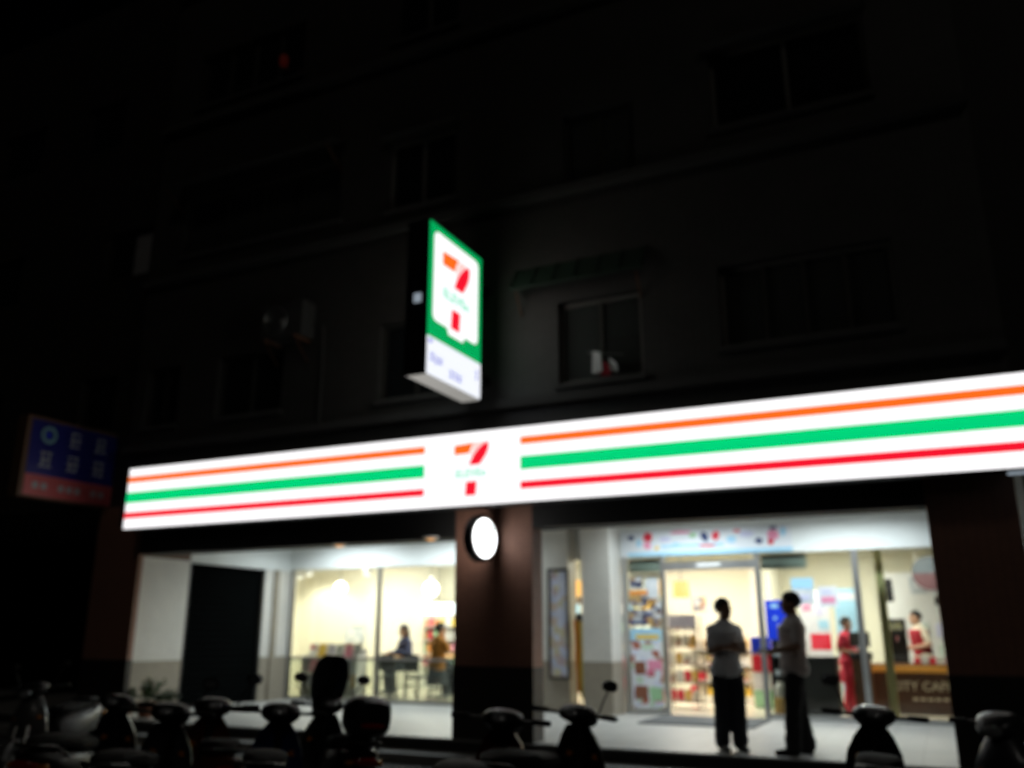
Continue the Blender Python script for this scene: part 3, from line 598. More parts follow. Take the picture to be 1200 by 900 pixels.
q0, q1 = onY(935, 693, 18.0), onY(975, 752, 18.0); sheet('promotion_board', q0.x, q1.x, FZ, q0.z, 18.0, 'poster_white', 'white promotion board with a red block behind the black counter', 'board', prints=[('print_block', .3, .98, .48, .62, 'ink_red'), ('print_block', .55, .8, .78, .86, 'ink_lilac'), ('print_block', .1, .4, .82, .92, 'ink_pink'), ('print_block', .6, .95, .66, .74, 'ink_sky')], th=.03)
q0, q1 = onY(976, 690, 18.0), onY(1014, 752, 18.0); sheet('promotion_board', q0.x, q1.x, FZ, q0.z, 18.0, 'ink_sky', 'pale blue promotion board behind the woman in pink-red', 'board', prints=[('print_block', .1, .9, .9, .96, 'poster_white')], th=.03)
sheet('poster', -2.20, -1.86, 2.02, 2.44, GY - .02, 'print_menu', 'pale grey-blue poster high on the glass beside the deep blue one', prints=[('print_block', 0, 1, .6, 1, 'ink_sky'), ('print_block', .2, .8, .2, .35, 'ink_lilac')])
sheet('poster', -1.80, -1.50, 1.98, 2.30, GY - .02, 'poster_white', 'small white poster with a pink block high on the glass', prints=[('print_block', .15, .85, .2, .5, 'ink_pink'), ('print_block', .2, .7, .65, .8, 'ink_lilac')])
sheet('flyer', -4.94, -4.70, 2.33, 2.52, GY - .02, 'print_flyers', 'topmost dark flyer on the glass under the green shutter box')
sheet('flyer', -4.66, -4.42, 2.16, 2.50, GY - .02, 'print_menu', 'grey flyer on the glass beside the topmost dark one')
# orange and yellow furled flag in the glass slit
fl = empty('advertising_flag', (-5.80, 14.80, FZ), label='furled orange and yellow advertising flag between poster wall and tiled column', cat='flag')
MB().lathe([(.16, 0), (.16, .03), (.05, .05), (.03, .06)], n=18).build('base', 'black_metal', fl, True); MB().tube([(0, 0, .05), (0, 0, 1.95)], .012, 8).build('pole', 'steel', fl)
def cloth_strip(y_off, x0, x1, z0, z1, ph):
    N = 10; m = MB(); rows = []
    for i in range(N + 1):
        z = z0 + (z1 - z0) * i / N; t = 1 - .35 * (1 - i / N); rows.append((z, x0 * t, x1 * t, y_off + .02 * math.sin(i * 1.1 + ph)))
    v = [(x, y + dy, z) for dy in (0, .015) for z, a_, b_, y in rows for x in (a_, b_)]
    n = 2 * (N + 1); f = [(2 * i, 2 * i + 1, 2 * i + 3, 2 * i + 2) for i in range(N)] + [(n + 2 * i + 2, n + 2 * i + 3, n + 2 * i + 1, n + 2 * i) for i in range(N)] + [(2 * i, 2 * i + 2, n + 2 * i + 2, n + 2 * i) for i in range(N)] + [(2 * i + 1, n + 2 * i + 1, n + 2 * i + 3, 2 * i + 3) for i in range(N)]
    return m.add(v, f)
cloth_strip(-.03, -.10, .005, .32, 1.52, 0).build('orange_cloth', 'flag_orange', fl, True); cloth_strip(-.035, .005, .085, .22, 1.50, 1).build('yellow_cloth', 'flag_yellow', fl, True)
MB().lathe([(.05, 1.5), (.075, 1.55), (.06, 1.62), (.02, 1.64)], n=14).build('cap', 'black_metal', fl, True)
mt = MB().rbox(-4.35, -2.62, 13.35, 14.75, FZ + .002, FZ + .022, .008).build('doormat', 'doormat'); tag(mt, 'dark grey doormat on the pavement before the sliding door', 'doormat')

# ================================================================ SHOP INTERIOR
LP = [(-12.2, 16.6), (-10.2, 17.2), (-8.1, 16.6), (-6.2, 17.6), (-4.3, 16.9), (-2.3, 17.4), (-.4, 16.6), (-10.6, 18.6), (-7, 18.8), (-4.9, 18.7), (-2, 18.6), (1.4, 18.0)]
for i, (x, y) in enumerate(LP):
    t = empty('ceiling_panel', (x, y, 3.25), label='square bright light panel set in the shop ceiling', cat='light', group='light panels in the shop ceiling')
    MB().box(-.32, -.30, -.32, .32, -.025, -.001).box(.30, .32, -.32, .32, -.025, -.001).box(-.30, .30, -.32, -.30, -.025, -.001).box(-.30, .30, .30, .32, -.025, -.001).build('frame', 'white_metal', t)
    MB().box(-.299, .299, -.299, .299, -.016, -.002).build('diffuser', 'panel_warm', t); area_lamp(t, (0, 0, -.03), .58, .58, 52, (1, .97, .88))
def globe(px, py, Y, r, label):
    p = onY(px, py, Y); t = empty('pendant_globe', p, label=label, cat='lamp', group='white globe pendants over the seating')
    MB().ball((0, 0, 0), r, 20, 12).build('globe', 'globe_white', t, True); MB().lathe([(.045, r - .01), (.045, r + .05), (.01, r + .07)], n=12).build('cap', 'aluminium', t, True); MB().tube([(0, 0, r + .06), (0, 0, 3.25 - p.z)], .006, 6).build('cord', 'black_metal', t)
globe(505, 690, 16.5, .17, 'white globe pendant lamp hanging above the seated customers'); globe(399, 689, 16.8, .15, 'white globe pendant lamp hanging beside the cream wall')
for i, (px, py, Y) in enumerate(((679, 690, 16.6), (767, 689, 17.0), (798, 691, 17.4))):
    p = onY(px, py, Y); t = empty('pendant_lamp', p, label=('warm drum pendant lamp seen through the glass slit beside the tiled column', 'warm drum pendant lamp seen through the flyer-covered glass', 'warm drum pendant lamp seen in the open doorway')[i], cat='lamp', group='warm drum pendants')
    MB().lathe([(.13, -.15), (.17, -.15), (.15, .16), (.13, .16), (.13, -.14)], n=22, cap=False).build('shade', 'shade_warm', t, True, 60); MB().ball((0, 0, -.02), .05, 10, 6).build('bulb', 'globe_white', t, True); MB().tube([(0, 0, .03), (0, 0, 3.25 - p.z)], .006, 6).build('cord', 'black_metal', t)
for i, (px, py) in enumerate(((362, 669), (431, 668), (568, 671), (352, 672))):
    p = onY(px, py, 16.9); t = empty('track_spot', p, label='small bright spot lamp near the ceiling of the seating room', cat='lamp', group='ceiling spot lamps in the seating room')
    MB().lathe([(.085, -.10), (.09, -.08), (.07, .06), (.03, .09)], n=16).build('housing', 'white_metal', t, True); MB().lathe([(.078, -.105), (.01, -.112)], n=16).build('lens', 'globe_white', t, True); MB().tube([(0, 0, .08), (0, 0, 3.25 - p.z)], .01, 6).build('stem', 'white_metal', t)
    l_ = bpy.data.lights.new('lamp_light', 'SPOT'); l_.energy = 60; l_.spot_size = R(110); l_.spot_blend = .6; l_.color = (1, .95, .78); l_.shadow_soft_size = .06
    lo_ = bpy.data.objects.new('lamp_light', l_); col.objects.link(lo_); lo_.parent = t; lo_.location = (0, 0, -.13); lo_.rotation_euler = (R(35), 0, 0)
# open chiller with lit header at the back of the seating room
ch = empty('display_chiller', (-11.25, 20.0, FZ), label='tall display chiller with a glowing white header behind the seated customers', cat='chiller')
MB().box(-1.1, 1.1, .15, .45, 0, 2.05).box(-1.1, -1.05, -.3, .15, 0, 2.05).box(1.05, 1.1, -.3, .15, 0, 2.05).box(-1.05, 1.05, -.3, .15, 0, .18).build('cabinet', 'white_metal', ch)
MB().rbox(-1.1, 1.1, -.36, .14, 1.76, 2.02, .02).build('lit_header', 'fridge_light', ch)
for z in (.5, .82, 1.14, 1.46): MB().box(-1.04, 1.04, -.28, .14, z - .02, z).build('shelf', 'white_metal', ch)
random.seed(5)
ORD = ['lowest', 'second lowest', 'middle', 'second highest', 'top']
CN = dict(ink_orange='orange', ink_green='green', ink_red='red', ink_yellow='yellow', plastic_white='white', ink_sky='pale blue', ink_pink='pink', bag_white='white', bag_amber='amber', print_goods='patchwork printed', shirt_cream='cream', ink_lilac='lilac', poster_white='white', print_menu='grey printed', print_food='food printed')
gm = ['ink_orange', 'ink_green', 'ink_red', 'ink_yellow', 'plastic_white', 'ink_sky', 'ink_pink']
def bottle_mb(h, r): return MB().lathe([(r * .9, 0), (r, .02), (r, h * .6), (r * .45, h * .82), (r * .4, h * .97), (.001, h)], n=10)
bproto = {}
for z in (.5, .82, 1.14, 1.46):
    for k in range(12):
        m = random.choice(gm); x = -11.25 - .95 + k * .172
        if m not in bproto: b = bproto[m] = bottle_mb(.25, .055).build('drink_bottle', m, None, True)
        else: b = bproto[m].copy(); col.objects.link(b)
        b.location = (x + random.uniform(-.02, .02), 19.85, FZ + z + .001); tag(b, CN[m] + ' drink bottle on the ' + ORD[(.5, .82, 1.14, 1.46).index(z)] + ' chiller shelf', 'bottle', 'drink bottles in the chiller')
# low white cabinet with magazines against the left glass, poster on cream wall
sheet('wall_notice', -13.1, -12.5, 1.35, 1.75, 17.88, 'print_menu', 'pale notice board on the cream partition behind the globe lamp', 'notice')
mg = empty('magazine_rack', (-12.0, 15.85, FZ), label='low magazine rack with pale covers standing inside the seating window', cat='rack')
MB().box(-.55, .9, .12, .16, 0, .98).box(-.55, -.52, -.2, .12, 0, .84).box(.87, .9, -.2, .12, 0, .84).build('frame', 'plastic_white', mg)
for z in (.2, .5, .8): MB().box(-.52, .87, -.15, .12, z - .02, z).build('shelf', 'white_metal', mg)
for r_, z in enumerate((.201, .501, .801)):
    for k in range(6):
        o = MB().box(-.1, .1, 0, .015, 0, .28).build('magazine', ['ink_lilac', 'poster_white', 'ink_pink', 'print_menu', 'print_food', 'ink_yellow'][(k + r_ * 2) % 6]); o.location = (-12.0 - .39 + k * .228, 15.85 - .02, FZ + z); o.rotation_euler = (R(-12), 0, 0)
        tag(o, CN[o.data.materials[0].name] + ' magazine on the ' + ['lowest', 'middle', 'top'][r_] + ' tier of the low rack', 'magazine', 'magazines on the low rack')
def stool(x, y, label, h=.62, m='black_metal'):
    t = empty('stool', (x, y, FZ), label=label, cat='stool')
    MB().lathe([(.01, h - .05), (.16, h - .045), (.18, h - .02), (.17, h), (.01, h + .005)], n=20).build('seat', 'black_box', t, True); 
    for a_ in (45, 135, 225, 315): c_, s_ = math.cos(R(a_)), math.sin(R(a_)); MB().tube([(.10 * c_, .10 * s_, h - .04), (.19 * c_, .19 * s_, 0)], .013, 6).build('leg', m, t)
    MB().torus((0, 0, .22), .163, .009, 'z', 20, 6).build('foot_ring', m, t)
def table(x, y, label):
    t = empty('cafe_table', (x, y, FZ), label=label, cat='table')
    MB().lathe([(.01, .80), (.36, .80), (.38, .815), (.37, .835), (.01, .836)], n=28).build('tabletop', 'orange_wood_and_glow', t, True); MB().tube([(0, 0, .03), (0, 0, .80)], .03, 10).build('post', 'black_metal', t); MB().lathe([(.24, 0), (.24, .015), (.06, .03), (.03, .05)], n=24).build('base', 'black_metal', t, True)
pW = onY(474, 760, 16.4); pO = onY(513, 760, 15.95)
table(pW.x - .35, 16.45, 'round orange wooden cafe table before the customer in navy')
stool(pW.x, 16.5, 'black stool under the customer in navy'); stool(pO.x, 15.95, 'black stool under the customer in orange')
stool(-9.0, 17.6, 'black stool standing empty by the glass mullion'); 
def chair(x, y, rz, label):
    t = empty('cafe_chair', (x, y, FZ), rz, label=label, cat='chair')
    MB().rbox(-.21, .21, -.21, .21, .43, .47, .015).build('seat', 'black_box', t); MB().rbox(-.20, .20, .17, .205, .56, .88, .015).build('backrest', 'black_box', t)
    for sx in (-.17, .17):
        MB().tube([(sx, -.17, 0), (sx, -.17, .43)], .016, 6).build('leg', 'black_metal', t); MB().tube([(sx, .19, 0), (sx, .19, .86)], .016, 6).build('leg', 'black_metal', t)
q = onY(452, 800, 15.75); chair(q.x, 15.75, R(200), 'black cafe chair beside the window mullion')
q = onY(490, 800, 15.75); chair(q.x, 15.75, R(165), 'black cafe chair between the two seated customers'); table(q.x - .1, 16.9, 'round orange wooden cafe table behind the chair between the seated customers')
# snack rack in the doorway
rk = empty('snack_rack', (-4.42, 16.5, FZ), label='wire snack rack stacked with packets just inside the open door', cat='rack')
for x in (-.28, .28):
    for y in (-.18, .18): MB().tube([(x, y, 0), (x, y, 1.6)], .012, 6).build('post', 'black_metal', rk)
SH = (.12, .45, .76, 1.07, 1.36)
for z in SH: MB().box(-.29, .29, -.2, .2, z - .015, z).build('shelf', 'walnut', rk)
MB().box(-.28, .28, -.2, -.19, 1.40, 1.62).build('header_card', 'ink_lilac', rk)
pk = None; random.seed(11)
for zi, z in enumerate(SH):
    for k in range(4):
        cm_ = random.choice(['bag_white', 'bag_amber', 'print_goods', 'ink_red', 'shirt_cream'])
        o = MB().loft([(-.03, 0, .1, .055, .095), (-.02, 0, .1, .062, .1), (0, 0, .1, .062, .1), (.02, 0, .1, .062, .1), (.03, 0, .1, .055, .095)], 10, 4).build('snack_packet', cm_, None, True)
        o.location = (-4.42 - .21 + k * .14, 16.40 + random.uniform(-.02, .02), FZ + z + .001); o.rotation_euler = (0, 0, R(90 + random.uniform(-12, 12)))
        tag(o, 'plump ' + CN[cm_] + ' snack packet on the ' + ORD[zi] + ' shelf of the wire rack', 'packet', 'snack packets on the wire rack')
# second gondola further in
gd = empty('gondola_shelf', (-4.25, 18.2, FZ), label='cream gondola shelf of goods deeper in behind the snack rack', cat='shelf')
MB().box(-.5, .75, .0, .04, 0, 1.35).box(-.5, .75, -.32, 0, 0, .12).build('back_panel', 'cream_panel', gd)
for z in (.4, .7, 1.0): MB().box(-.5, .75, -.3, 0, z - .02, z).build('shelf', 'white_metal', gd)
for z in (.121, .401, .701, 1.001):
    for k in range(7):
        cm_ = random.choice(['print_goods', 'bag_white', 'bag_amber', 'ink_red', 'shirt_cream', 'ink_yellow']); h = random.uniform(.14, .22); o = MB().rbox(-.07, .07, -.08, .08, 0, h, .006).build('goods_box', cm_); o.location = (-4.25 - .4 + k * .17, 18.05, FZ + z)
        tag(o, CN[cm_] + ' carton on the ' + {.121: 'lowest', .401: 'second lowest', .701: 'second highest', 1.001: 'top'}[z] + ' tier of the cream gondola', 'carton', 'cartons on the gondola shelf')
bs2 = empty('wall_shelf', (-7.15, 19.6, FZ), label='tall wall shelf packed with goods at the back behind the flyers', cat='shelf')
MB().box(-1.2, 1.3, .3, .34, 0, 2.1).box(-1.2, -1.17, -.1, .3, 0, 2.1).box(1.27, 1.3, -.1, .3, 0, 2.1).build('carcass', 'walnut', bs2)
for zi, z in enumerate((.1, .5, .9, 1.3, 1.7)):
    MB().box(-1.17, 1.27, -.1, .3, z - .02, z).build('shelf', 'walnut', bs2)
    for k in range(11):
        cm_ = random.choice(['print_goods', 'bag_white', 'bag_amber', 'ink_red', 'shirt_cream', 'ink_yellow', 'ink_green', 'ink_sky']); h = random.uniform(.18, .32); o = MB().rbox(-.085, .085, -.1, .1, 0, h, .006).build('goods_box', cm_); o.location = (-7.15 - 1.05 + k * .215, 19.65, FZ + z + .001)
        tag(o, CN[cm_] + ' box on the ' + ORD[zi] + ' level of the tall wall shelf', 'box', 'boxes on the tall wall shelf')
# blue/red drinks stack right of man in doorway, yellow wood panel
for i, (z, m) in enumerate(((0, 'ink_green'), (.31, 'plastic_white'), (.62, 'ink_red'), (.93, 'ink_blue'))):
    o = MB().rbox(-.17, .17, -.15, .15, 0, .30, .02).rbox(-.14, .14, -.16, -.14, .09, .22, .005).build('drink_crate', m); o.location = (-3.12, 17.1, FZ + z + .001)
    tag(o, ('green crate at the bottom of the drinks stack in the doorway', 'white crate second from the bottom of the drinks stack', 'red crate just below the blue one in the drinks stack', 'blue crate topmost of the drinks stack in the doorway')[i], 'crate', 'stacked drinks crates')
wb = empty('wooden_cabinet', (-2.92, 18.0, FZ), label='honey-coloured wooden cabinet beside the door frame', cat='cabinet')
MB().rbox(-.22, .35, -.2, .2, 0, 1.15, .01).build('carcass', 'bag_amber', wb)
for z in (.1, .45, .8): d_ = MB().rbox(-.19, .32, -.215, -.2, z, z + .3, .006).build('drawer', 'orange_wood_and_glow', wb); MB().box(.03, .10, -.225, -.216, z + .13, z + .15).build('handle', 'steel', d_)
# counters
c1 = empty('till_counter', (-1.95, 15.75, FZ), label='low black counter behind the glass beside the silver post', cat='counter')
MB().rbox(-.5, .27, -.25, .25, .08, .90, .012).build('carcass', 'grey_box', c1); MB().box(-.47, .24, -.22, .22, 0, .08).build('plinth', 'black_box', c1); MB().rbox(-.53, .30, -.28, .28, .901, .935, .01).build('worktop', 'black_box', c1)
for x in (-.24, .02): MB().box(x - .004, x + .004, -.255, -.25, .1, .88).build('panel_joint', 'black_box', c1)
sb = MB().rbox(-2.66, -2.46, 15.3, 15.5, FZ + .001, FZ + .30, .04).build('paper_sack', 'bag_amber'); tag(sb, 'amber sack standing on the floor behind the glass', 'sack')
sb2 = MB().lathe([(.08, 0), (.09, .02), (.09, .16), (.05, .2), (.03, .24)], n=14).build('bottle', 'bag_white', None, True); sb2.location = (-2.56, 15.4, FZ + .302); tag(sb2, 'white bottle on top of the amber sack behind the glass', 'bottle')
c2 = empty('coffee_counter', (.2, 17.1, FZ), label='dark brown coffee counter with pale lettering and a top edge coloured orange as if lit', cat='counter')
MB().box(-1.55, 1.9, -.28, .35, .0, .66).build('front_panel', 'coffee_brown', c2); MB().rbox(-1.58, 1.93, -.34, .38, .661, .76, .012).build('worktop', 'orange_wood_and_glow', c2)  # orange glow along the counter top is put into the worktop colour
MB().rbox(-1.6, 1.95, -.30, .40, .761, .80, .01).build('top_edge', 'walnut', c2)
lettering('lettering', 'CITY CAFE', .20, 'pale_text', c2, place_front(-.70, -.283, .44), 1.0)
for k in range(9): MB().box(-.85 + k * .115, -.77 + k * .115, -.284, -.279, .22, .26).build('small_print', 'pale_text', c2)
# back wall of the coffee bar
bk = empty('back_cabinet', (.2, 19.2, FZ), label='white back cabinet with grey machine windows behind the clerk', cat='cabinet')
MB().rbox(-1.2, 1.9, 0, .5, 0, 2.45, .01).build('carcass', 'plastic_white', bk)
MB().rbox(-.35, .9, -.02, -.001, 1.82, 1.98, .005).build('sign_strip', 'grey_box', bk)
for i, (x, z) in enumerate(((-.65, 1.35), (-.25, 1.35), (-.65, .95), (-.25, .95), (.3, 1.35), (.7, 1.35))): MB().rbox(x - .14, x + .14, -.015, -.001, z - .13, z + .13, .006).build('window', 'ink_lilac' if i % 3 else 'frosted_green', bk)
ds = empty('round_cafe_sign', (-.16, 17.7, 2.62), label='large round slate-blue and burgundy hanging sign over the coffee counter', cat='sign')
def half(name, a0, m):
    n = 20; MB().poly([(.30 * math.cos(a0 + math.pi * k / n), .30 * math.sin(a0 + math.pi * k / n)) for k in range(n + 1)], -.02, .02, 'xz').build(name, m, ds)
mat('slate', (.10, .125, .15), .5); mat('burgundy', (.12, .05, .06), .5)
half('upper_half', 0, 'slate'); half('lower_half', math.pi, 'burgundy'); MB().tube([(0, 0, .3), (0, 0, .63)], .008, 6).build('hanger', 'steel', ds)
sp = empty('black_speaker', (-.86, 17.4, 2.12), label='black speaker hanging above the coffee counter end', cat='speaker')
MB().rbox(-.065, .065, -.08, .08, 0, .40, .02).build('cabinet', 'black_box', sp); MB().tube([(0, 0, .40), (0, 0, 1.13)], .012, 6).build('hanger', 'black_metal', sp); MB().lathe([(.045, 0), (.04, .006), (.01, .003)], n=16).build('cone', 'grey_box', sp)
sp.children[-1].location = (0, -.081, .2); sp.children[-1].rotation_euler = (R(90), 0, 0)
cm = empty('coffee_machine', (-.80, 17.25, FZ + .801), label='black coffee machine standing on the end of the coffee counter', cat='coffee machine')
MB().rbox(-.15, .15, -.18, .18, 0, .12, .015).rbox(-.15, .15, .02, .18, .12, .55, .015).rbox(-.15, .15, -.18, .18, .45, .74, .02).build('body', 'black_box', cm); MB().box(-.1, .1, -.186, -.181, .55, .68).build('panel', 'steel', cm); MB().tube([(0, -.1, .45), (0, -.1, .36)], .02, 8).build('spout', 'steel', cm)
for k in range(5):
    o = MB().rbox(-.05, .05, -.05, .05, 0, .1 + .03 * (k % 2), .008).build('counter_box', ['ink_red', 'plastic_white', 'ink_red', 'bag_white', 'ink_pink'][k]); o.location = (-.42 + k * .12 - .1, 16.95, FZ + .801); tag(o, ['red', 'white', 'red', 'cream', 'pink'][k] + ' small sweet box on the coffee counter before the clerk', 'box', 'sweet boxes on the coffee counter')
rg = empty('cash_register', (onY(1008, 760, 16.0).x, 16.0, FZ), label='black cash register on a slim stand beside the woman in pink-red', cat='cash register')
MB().rbox(-.14, .14, -.14, .14, 0, .88, .01).build('stand', 'walnut', rg); MB().rbox(-.17, .17, -.18, .18, .881, 1.0, .015).build('drawer_box', 'black_box', rg); MB().tube([(0, .05, 1.0), (0, .05, 1.1)], .025, 8).build('neck', 'black_box', rg); MB().rbox(-.16, .16, .02, .06, 1.08, 1.32, .012).build('screen', 'grey_box', rg)
for k in range(4):
    o = MB().lathe([(.03, 0), (.042, .30 - .04 * k), (.045, .31 - .04 * k), (.04, .31 - .04 * k)], n=14).build('cup_stack', 'plastic_white', None, True); o.location = (.05 + k * .13, 17.2, FZ + .801); tag(o, ['tallest', 'second tallest', 'second shortest', 'shortest'][k] + ' stack of white paper cups on the coffee counter', 'cups', 'paper cup stacks')
wm = empty('food_warmer', (.45, 17.0, FZ + .801), label='glass hot food warmer with orange buns on the coffee counter', cat='food warmer')
MB().box(-.02, .5, -.15, .15, 0, .05).box(-.02, .5, -.15, .15, .40, .44).box(-.02, 0, -.15, .15, .05, .40).box(.48, .5, -.15, .15, .05, .40).build('frame', 'steel', wm); MB().box(0, .48, -.15, -.145, .05, .40).build('pane', 'shop_glass', wm)
for k in range(4): MB().ball((.08 + k * .11, 0, .09), (.05, .06, .04), 12, 7).build('bun', 'bag_amber', wm, True)
mb_ = sheet('menu_board', -.55, 1.2, 2.30, 2.62, 18.6, 'print_menu', 'pale grey menu board hanging above the back cabinet', 'board', th=.03)
for x in (-.4, 1.0): MB().tube([(x, 18.615, 2.62), (x, 18.615, 3.25)], .006, 6).build('hanger', 'steel', mb_)
for i_, (px0, py0, px1, py1, base, lab) in enumerate(((812, 700, 826, 716, 'print_flyers', 'small dark notice pinned on the cream back wall seen through the doorway'), (836, 706, 850, 718, 'print_menu', 'small grey notice pinned on the cream back wall'))):
    a_, b_ = onY(px0, py1, 20.48), onY(px1, py0, 20.48); sheet('notice', a_.x, b_.x, a_.z, b_.z, 20.485, base, lab, 'notice')
np_ = empty('newspaper_stand', (-2.5, 16.0, FZ), label='dark newspaper stand with pale papers just behind the deep blue poster', cat='stand')
MB().box(-.25, .2, 0, .04, 0, 1.25).box(-.25, -.22, -.25, 0, 0, 1.0).box(.17, .2, -.25, 0, 0, 1.0).build('frame', 'black_box', np_)
for z in (.3, .6, .9): MB().box(-.22, .17, -.22, 0, z, z + .02).build('tray', 'black_box', np_); MB().box(-.2, .15, -.2, -.03, z + .021, z + .10).build('paper', 'print_menu', np_)
el_ = empty('end_lamp', onY(1192, 552, 10.2), label='small pale lamp under the end of the striped fascia sign', cat='lamp')
MB().rbox(-.09, .09, -.05, .05, -.03, .03, .012).build('lens', 'pale_glow', el_); MB().box(-.02, .02, .04, .30, .0, .03).build('arm', 'sign_metal', el_)
op = empty('olive_post', (-.88, 15.5, FZ), label='olive yellow column just inside the glass near the coffee counter', cat='column')
MB().rbox(-.06, .06, -.05, .05, .05, 2.62, .01).build('shaft', 'olive_post', op); MB().rbox(-.12, .12, -.09, .09, 0, .05, .01).build('foot', 'olive_post', op); MB().rbox(-.11, .11, -.08, .08, 2.62, 2.70, .01).build('cap', 'olive_post', op)
for k, (x, z, m) in enumerate(((-.28, 0, 'ink_yellow'),)): pass

# ================================================================ PEOPLE
def remesh(mb, voxel, smooth=2):
    me = bpy.data.meshes.new('m'); me.from_pydata(mb.v, [], mb.f)
    bm = bmesh.new(); bm.from_mesh(me); bmesh.ops.recalc_face_normals(bm, faces=bm.faces); bm.to_mesh(me); bm.free()
    o = bpy.data.objects.new('m', me); col.objects.link(o)
    r = o.modifiers.new('r', 'REMESH'); r.mode = 'VOXEL'; r.voxel_size = voxel; r.use_smooth_shade = True
    s = o.modifiers.new('s', 'SMOOTH'); s.factor = .5; s.iterations = smooth
    dg = bpy.context.evaluated_depsgraph_get(); out = bpy.data.meshes.new_from_object(o.evaluated_get(dg)); bpy.data.objects.remove(o); return out
def limb(mb, pts, rs, n=12):
    """rounded tapered chain; closed balls at joints make it watertight"""
    for i in range(len(pts) - 1): mb.tube([pts[i], pts[i + 1]], [rs[i], rs[i + 1]], n)
    for p, r in zip(pts, rs): mb.ball(p, r, n, 8)
def oval(mb, secs, n=20):
    mb.skin([[Vector((cx + hx * math.cos(2 * math.pi * k / n), cy + hy * math.sin(2 * math.pi * k / n), z)) for k in range(n)] for (cx, cy, z, hx, hy) in secs])
def person(name_label, loc, rz, P, shirt, trouser, skin='skin', h=1.72, hair='short', head_yaw=0, sleeve='short', skirt=False, vox=.009, vest=None):
    """faces local -y; P holds posed joints for a 1.72 m figure"""
    t = empty('person', loc, rz, label=name_label, cat='person'); s = h / 1.72
    J = dict(hip=.96, knL=(.10, -.03, .50), knR=(-.10, -.03, .50), anL=(.11, .03, .085), anR=(-.11, .03, .085), elL=(.245, .03, 1.13), elR=(-.245, .03, 1.13), wrL=(.25, -.05, .89), wrR=(-.25, -.05, .89), lean=0.0)
    J.update(P); dz = J['hip'] - .96; ln = J['lean']
    V = lambda p: Vector(p)
    def up_(x, y, z): return V((x, y - ln * (z - .95), z + dz))
    shL, shR = up_(.165, .01, 1.365), up_(-.165, .01, 1.365); hL, hR = V((.085, 0, .92 + dz)), V((-.085, 0, .92 + dz))
    el = {k: V(J[k]) for k in ('elL', 'elR', 'wrL', 'wrR', 'knL', 'knR', 'anL', 'anR')}
    torso = [(0, .005, .82, .135, .09), (0, .005, .92, .155, .105), (0, .0, 1.02, .145, .10), (0, -.005, 1.12, .14, .098), (0, -.01, 1.24, .158, .108), (0, -.005, 1.34, .17, .108), (0, .005, 1.40, .155, .088), (0, .008, 1.435, .115, .07), (0, .01, 1.46, .078, .06), (0, .01, 1.48, .055, .052)]
    def tsec(g=0, z0=0, z1=9): return [(cx, cy - ln * (z - .95), z + dz, hx + g, hy + g) for cx, cy, z, hx, hy in torso if z0 <= z <= z1]
    b = MB(); oval(b, tsec()); nk = up_(0, .01, 1.46); hd = up_(0, -.015, 1.598)
    b.tube([nk - V((0, 0, .04)), up_(0, -.0, 1.55)], [.058, .052], 14)
    hb = MB(); hb.ball((0, .012, .03), (.073, .092, .088), 20, 14); hb.ball((0, -.025, -.03), (.058, .065, .082), 18, 12); hb.ball((0, -.045, -.085), (.034, .034, .028), 12, 8)
    hb.add([(0, -.085, .03), (-.011, -.083, -.018), (.011, -.083, -.018), (0, -.116, -.018), (0, -.08, -.028)], [(0, 1, 3), (0, 3, 2), (1, 4, 3), (3, 4, 2), (0, 2, 4, 1)])
    hb.ball((0, -.108, -.012), (.014, .014, .012), 10, 6)
    for sx in (-1, 1): hb.ball((sx * .075, .015, -.005), (.011, .02, .032), 10, 8)
    hb.ball((0, -.082, -.052), (.024, .012, .010), 10, 6)
    HM = Matrix.Translation(hd) @ Matrix.Rotation(R(head_yaw), 4, 'Z') @ Matrix.Rotation(R(J.get('nod', 0)), 4, 'X') @ Matrix.Scale(1.07, 4)
    b.add([HM @ Vector(p) for p in hb.v], hb.f)
    for sd, sh, e_, wr in (('L', shL, el['elL'], el['wrL']), ('R', shR, el['elR'], el['wrR'])):
        limb(b, [sh, sh.lerp(e_, .45), e_, e_.lerp(wr, .35), wr], [.055, .048, .040, .041, .029])
        d = (wr - e_).normalized(); hv = J.get('hand' + sd); dd = V(hv).normalized() if hv else d
        side = dd.cross(V((0, 0, 1)) if abs(dd.z) < .8 else V((0, 1, 0))).normalized(); nrm = side.cross(dd)
        if sd == 'R': side = -side
        palm = wr + dd * .05
        for q in (-.024, -.008, .008, .024): limb(b, [wr + side * q * .7, wr + dd * .085 + side * q], [.016, .0135], 8)
        for q, L in ((-.028, .058), (-.0095, .075), (.0095, .080), (.028, .070)):
            p0 = wr + dd * .085 + side * q; p1 = p0 + dd * L * .5 + nrm * .006 - side * 0; p2 = p1 + dd * L * .38 - nrm * .022
            limb(b, [p0, p1, p2], [.0095, .009, .0078], 8)
        p0 = wr + dd * .03 + side * .03; limb(b, [p0, p0 + dd * .03 + side * .022, p0 + dd * .062 + side * .026 - nrm * .008], [.0125, .011, .0095], 8)
    for hp, k, an in ((hL, el['knL'], el['anL']), (hR, el['knR'], el['anR'])):
        limb(b, [hp, hp.lerp(k, .5), k, k.lerp(an, .35), an], [.088, .074, .053, .055, .038])
        fd = J.get('foot', (0, -1, 0)); f = V(fd); limb(b, [an + V((0, .02, -.04)) , an + f * .10 + V((0, 0, -.05)), an + f * .17 + V((0, 0, -.055))], [.036, .034, .026])
    S = Matrix.Scale(s, 4)
